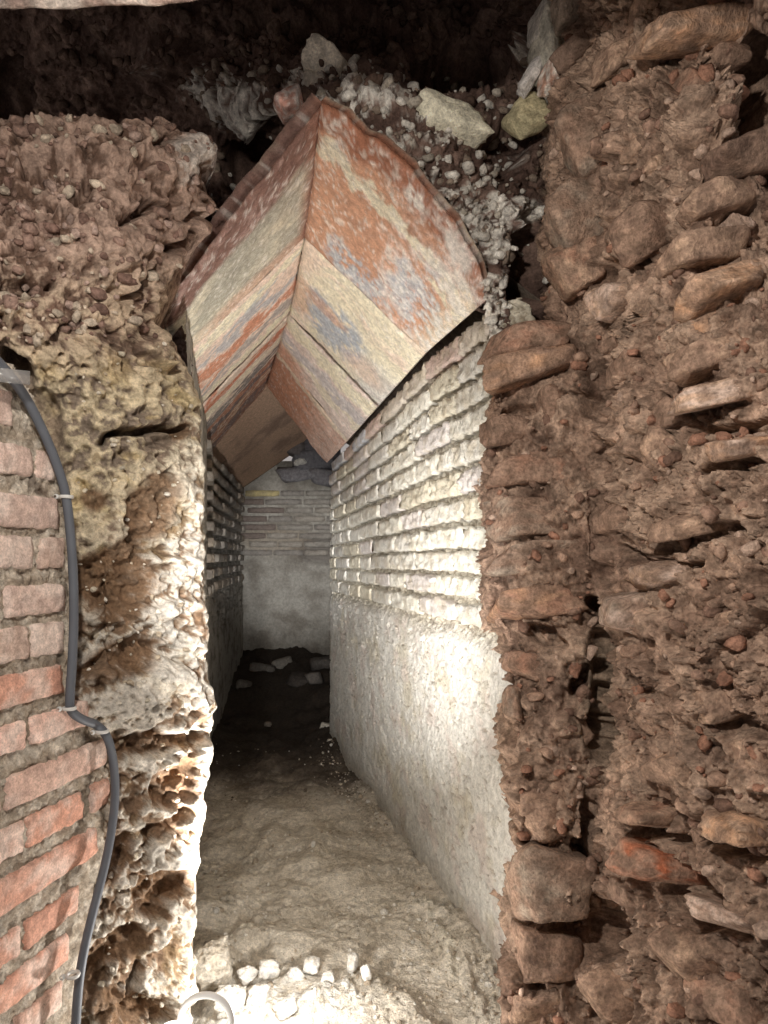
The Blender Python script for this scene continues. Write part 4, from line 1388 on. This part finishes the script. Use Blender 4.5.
CAB = [(-30, 340), (-8, 362), (6, 378), (22, 400), (40, 436), (53, 468), (61, 495), (65, 530), (68, 570), (69, 615), (67, 665), (64, 702), (66, 712), (78, 720), (92, 724),
       (103, 736), (109, 762), (111, 798), (104, 848), (93, 892), (82, 934), (74, 974), (70, 1024), (68, 1090)]


def cable_point(u, v, off=0.016):
    x, y = facing_plane(u)
    d = y - 0.012
    if v < 400: d -= 0.02 * (400 - v) / 60
    if v > 715: d -= 0.035 * min(1, (v - 715) / 20)
    p = P3(u, v, d)
    return p + Vector(WNOR) * off * 0.6


cable = tube('electric_cable', [cable_point(u, v) for u, v in CAB], 0.0072, M_CABLE)
props(cable, None, 'dark grey electric cable running down between the brick facing and the rubble', 'cable')


def clip(name, u, v, parent):
    p = cable_point(u, v)
    r0, n, m = 0.0092, 16, 6
    V, Fs = [], []
    for i in range(n):
        a = 2 * math.pi * i / n
        for j in range(m):
            b = 2 * math.pi * j / m
            rr = r0 + 0.0022 * math.cos(b)
            V.append((rr * math.cos(a), rr * math.sin(a), 0.0030 * math.sin(b)))
    for i in range(n):
        for j in range(m):
            Fs.append((i * m + j, ((i + 1) % n) * m + j, ((i + 1) % n) * m + (j + 1) % m, i * m + (j + 1) % m))
    # nail head beside the strap
    base = len(V)
    for zz, rad in ((0, .0042), (.004, .0042), (.006, .0022)):
        for i in range(10):
            a = 2 * math.pi * i / 10
            V.append((-0.013 + rad * math.cos(a), -0.004 - zz, rad * math.sin(a)))
    for k in range(2):
        for i in range(10):
            q = base + k * 10
            Fs.append((q + i, q + (i + 1) % 10, q + 10 + (i + 1) % 10, q + 10 + i))
    o = mesh_obj(name, V, [f for f in Fs], M_CLIP, None, parent)
    o.location = p
    return o


for (u, v) in [(61, 497), (64, 708), (97, 731), (67.5, 974)]:
    clip('clip', u, v, cable)

# clear plastic strap over the cable where it enters
fp = []
for u, v in [(-20, 373), (30, 378)]:
    for dv in (-7, 7):
        for dd in (0.0, 0.0015):
            fp.append(tuple(P3(u, v + dv, facing_plane(max(u, 0))[1] - 0.075 + dd)))
film = mesh_obj('plastic_tag', fp, [(0, 2, 6, 4), (1, 5, 7, 3), (0, 4, 5, 1), (2, 3, 7, 6), (0, 1, 3, 2), (4, 6, 7, 5)], M_FILM, None, cable, smooth=False)
film['label'] = 'clear plastic tag over the top of the cable'

# work lamp on the ground at the bottom edge
def ring_mesh(R, r, n=40, m=10):
    V, Fs = [], []
    for i in range(n):
        a = 2 * math.pi * i / n
        for j in range(m):
            b = 2 * math.pi * j / m
            V.append(((R + r * math.cos(b)) * math.cos(a), r * math.sin(b), (R + r * math.cos(b)) * math.sin(a)))
    for i in range(n):
        for j in range(m):
            Fs.append((i * m + j, i * m + (j + 1) % m, ((i + 1) % n) * m + (j + 1) % m, ((i + 1) % n) * m + j))
    return V, Fs


def lathe(prof, n=32):
    V, Fs = [], []
    for (r, z) in prof:
        for i in range(n):
            a = 2 * math.pi * i / n
            V.append((r * math.cos(a), r * math.sin(a), z))
    for k in range(len(prof) - 1):
        for i in range(n):
            Fs.append((k * n + i, k * n + (i + 1) % n, (k + 1) * n + (i + 1) % n, (k + 1) * n + i))
    return V, Fs


LP = P3(172, 1052, 1.06)
lampo = bpy.data.objects.new('work_lamp', None)
col.objects.link(lampo)
lampo.location = (LP.x, LP.y, 0.0)
props(lampo, None, 'white round work lamp with a ring handle at the bottom of the rubble corner', 'lamp')
V, Fs = lathe([(0.001, 0.0), (.05, 0), (.052, .008), (.016, .02), (.012, .03), (.012, LP.z - .05), (.03, LP.z - .03), (.034, LP.z - .02), (.034, LP.z - .012)])
mesh_obj('stand', V, Fs, M_WHITE, None, lampo)
V, Fs = lathe([(.032, LP.z - .014), (.034, LP.z), (.031, LP.z + .018), (.022, LP.z + .033), (.010, LP.z + .041), (.001, LP.z + .043)])
mesh_obj('diffuser', V, Fs, M_GLOW, None, lampo)
V, Fs = ring_mesh(.040, .0055)
rg = mesh_obj('ring_handle', V, Fs, M_WHITE, None, lampo)
rg.location = (0.040, 0.045, LP.z + .018)

# loose lumps of mortar lying across the front of the floor
rnd = random.Random(77)


def floor_point(u, v, z=0.02):
    d = (CZ - z) * F / (v - VH)
    return P3(u, v, d)


LUMPS = [(212, 966, 46, 48, (196, 182, 160), 'big rounded grey lump of earth and mortar against the rubble corner'),
         (247, 975, 20, 16, (240, 236, 228), 'white mortar lump just beside the big rounded grey lump'),
         (270, 969, 22, 15, (242, 238, 230), 'broad white mortar lump in the middle of the back row of lumps'),
         (258, 996, 30, 22, (240, 234, 224), 'largest pale mortar lump in front of the back row of white lumps'),
         (295, 973, 18, 14, (240, 234, 226), 'white mortar lump in the back row between the broad one and a pointed one'),
         (312, 965, 20, 14, (242, 238, 230), 'pointed white mortar lump set highest in the back row'),
         (328, 978, 15, 12, (238, 232, 224), 'white mortar lump ending the back row towards the bright wall'),
         (230, 1000, 34, 30, (236, 232, 222), 'broad flat pale lump between the white lamp ring and the lump row'),
         (285, 1008, 26, 18, (238, 234, 226), 'pale mortar lump closest to the bottom edge in the middle of the floor'),
         (353, 962, 14, 20, (238, 234, 226), 'narrow upright white lump standing apart from the row of white lumps'),
         (366, 972, 14, 16, (238, 234, 226), 'white lump next to the narrow upright one, nearer the bright wall'),
         (346, 985, 12, 10, (234, 230, 220), 'tiny white lump lying in front of the narrow upright one'),
         (310, 996, 16, 12, (234, 230, 220), 'small white lump lying in front of the pointed one')]
for i, (u, v, w, h, c, lab) in enumerate(LUMPS):
    p = floor_point(u, v + h * .5, 0.025)
    d = p.y
    p = P3(u, v, d)
    o = stone('mortar_lump', None, p, (w * d / F, w * d / F * .8, h * d / F), (rnd.uniform(-20, 20), rnd.uniform(-20, 20), rnd.uniform(0, 90)), c, (214, 204, 186), seed=900 + i,
              sub=4 if w > 25 else 3, boxy=.85, cuts=8, rough=.20, mat=M_LIME, freq=3.0)
    props(o, None, lab, 'mortar lump', 'mortar lumps across the front of the floor')

HEAP = [(262, 668, 26, 12, (110, 104, 96), 'flat grey stone of the dark heap against the end wall, nearest the dark inner corner', 5.0),
        (283, 664, 22, 13, (136, 130, 120), 'pale grey pointed stone in the middle of the heap at the end wall', 5.1),
        (305, 678, 46, 12, (84, 76, 70), 'long dark slab lying in front of the heap at the end wall', 4.7),
        (322, 662, 26, 10, (100, 94, 88), 'grey stone at the top of the heap beside the bright wall', 5.0),
        (314, 676, 18, 9, (120, 112, 104), 'small grey stone lying on the long dark slab', 4.55),
        (244, 684, 16, 8, (116, 108, 98), 'small grey stone at the foot of the shaded inner wall', 4.6),
        (325, 727, 12, 9, (196, 188, 172), 'pale stone on the dark floor beside the bright wall, larger of two', 3.8),
        (331, 742, 9, 7, (186, 176, 158), 'pale stone on the dark floor beside the bright wall, smaller of two', 3.55),
        (268, 724, 8, 5, (120, 108, 96), 'tiny brown stone alone on the dark floor', 3.9)]
for i, (u, v, w, h, c, lab, d) in enumerate(HEAP):
    p = P3(u, v, d)
    zt = p.z + h * d / F * .5
    hh = h * d / F * (1.5 if d > 4.4 else 1)
    p.z = zt - hh / 2
    if d < 4.4: p.z = max(p.z, hh * .4)
    o = stone('rubble_stone', None, p, (w * d / F, w * d / F * .7, hh), (0, rnd.uniform(-8, 8), rnd.uniform(-20, 20)), c, None, seed=950 + i, sub=3, boxy=.8, cuts=8, rough=.08)
    props(o, None, lab, 'stone')

# countless crumbs on the floor
def crumbs():
    D0, F0 = ico(1)
    rs = np.random.RandomState(3)
    Vs, Fs, Cs = [], [], []
    n = 1500
    base = 0
    for i in range(n):
        d = 1 / rs.uniform(1 / 1.25, 1 / 3.6)
        s = rs.uniform(0.05, .98)
        xl = -0.36 - 0.241 * (d - 1.35); xr = float(wall_x(d, 0)) - 0.01
        x = xl + (xr - xl) * s
        if d > 2.6 and rs.rand() < .55: x = xl + (xr - xl) * rs.uniform(.8, .99)
        q = fbm(np.array([[x * 3, d * 3, 0]]), 2, .5, 3)[0]
        if q < -0.05 and rs.rand() < .8: continue
        r = rs.uniform(0.002, 0.006) * (1 + (rs.rand() < .06) * 1.4)
        v = D0 * (r * rs.uniform(.7, 1.3, 3))[None] * rs.uniform(.75, 1.2, (len(D0), 1))
        Vs.append(v + np.array([x, d, 0.0])); Fs.append(F0 + base); base += len(D0)
        c = srgb(*[(198, 184, 160), (176, 158, 134), (224, 216, 202)][rs.randint(3)]) if d < 2.8 or rs.rand() < .5 else srgb(110, 96, 82)
        Cs.append(np.tile(c, (len(D0), 1)))
    V = np.concatenate(Vs); Fc = np.concatenate(Fs); C = np.concatenate(Cs)
    # drop onto the floor surface
    me = FLOOR.data
    co = np.zeros(len(me.vertices) * 3, np.float32); me.vertices.foreach_get('co', co)
    co = co.reshape(420, 420, 3)
    for k in range(len(Vs)):
        sl = slice(k * len(D0), (k + 1) * len(D0))
        c = V[sl].mean(0)
        j = int(np.argmin(np.abs(co[:, 0, 1] - c[1])))
        i = int(np.argmin(np.abs(co[j, :, 0] - c[0])))
        V[sl, 2] += co[j, i, 2]
    o = mesh_obj('crumbs', V, Fc, M_FLOOR, C, FLOOR)
    o['kind'] = 'stuff'


crumbs()
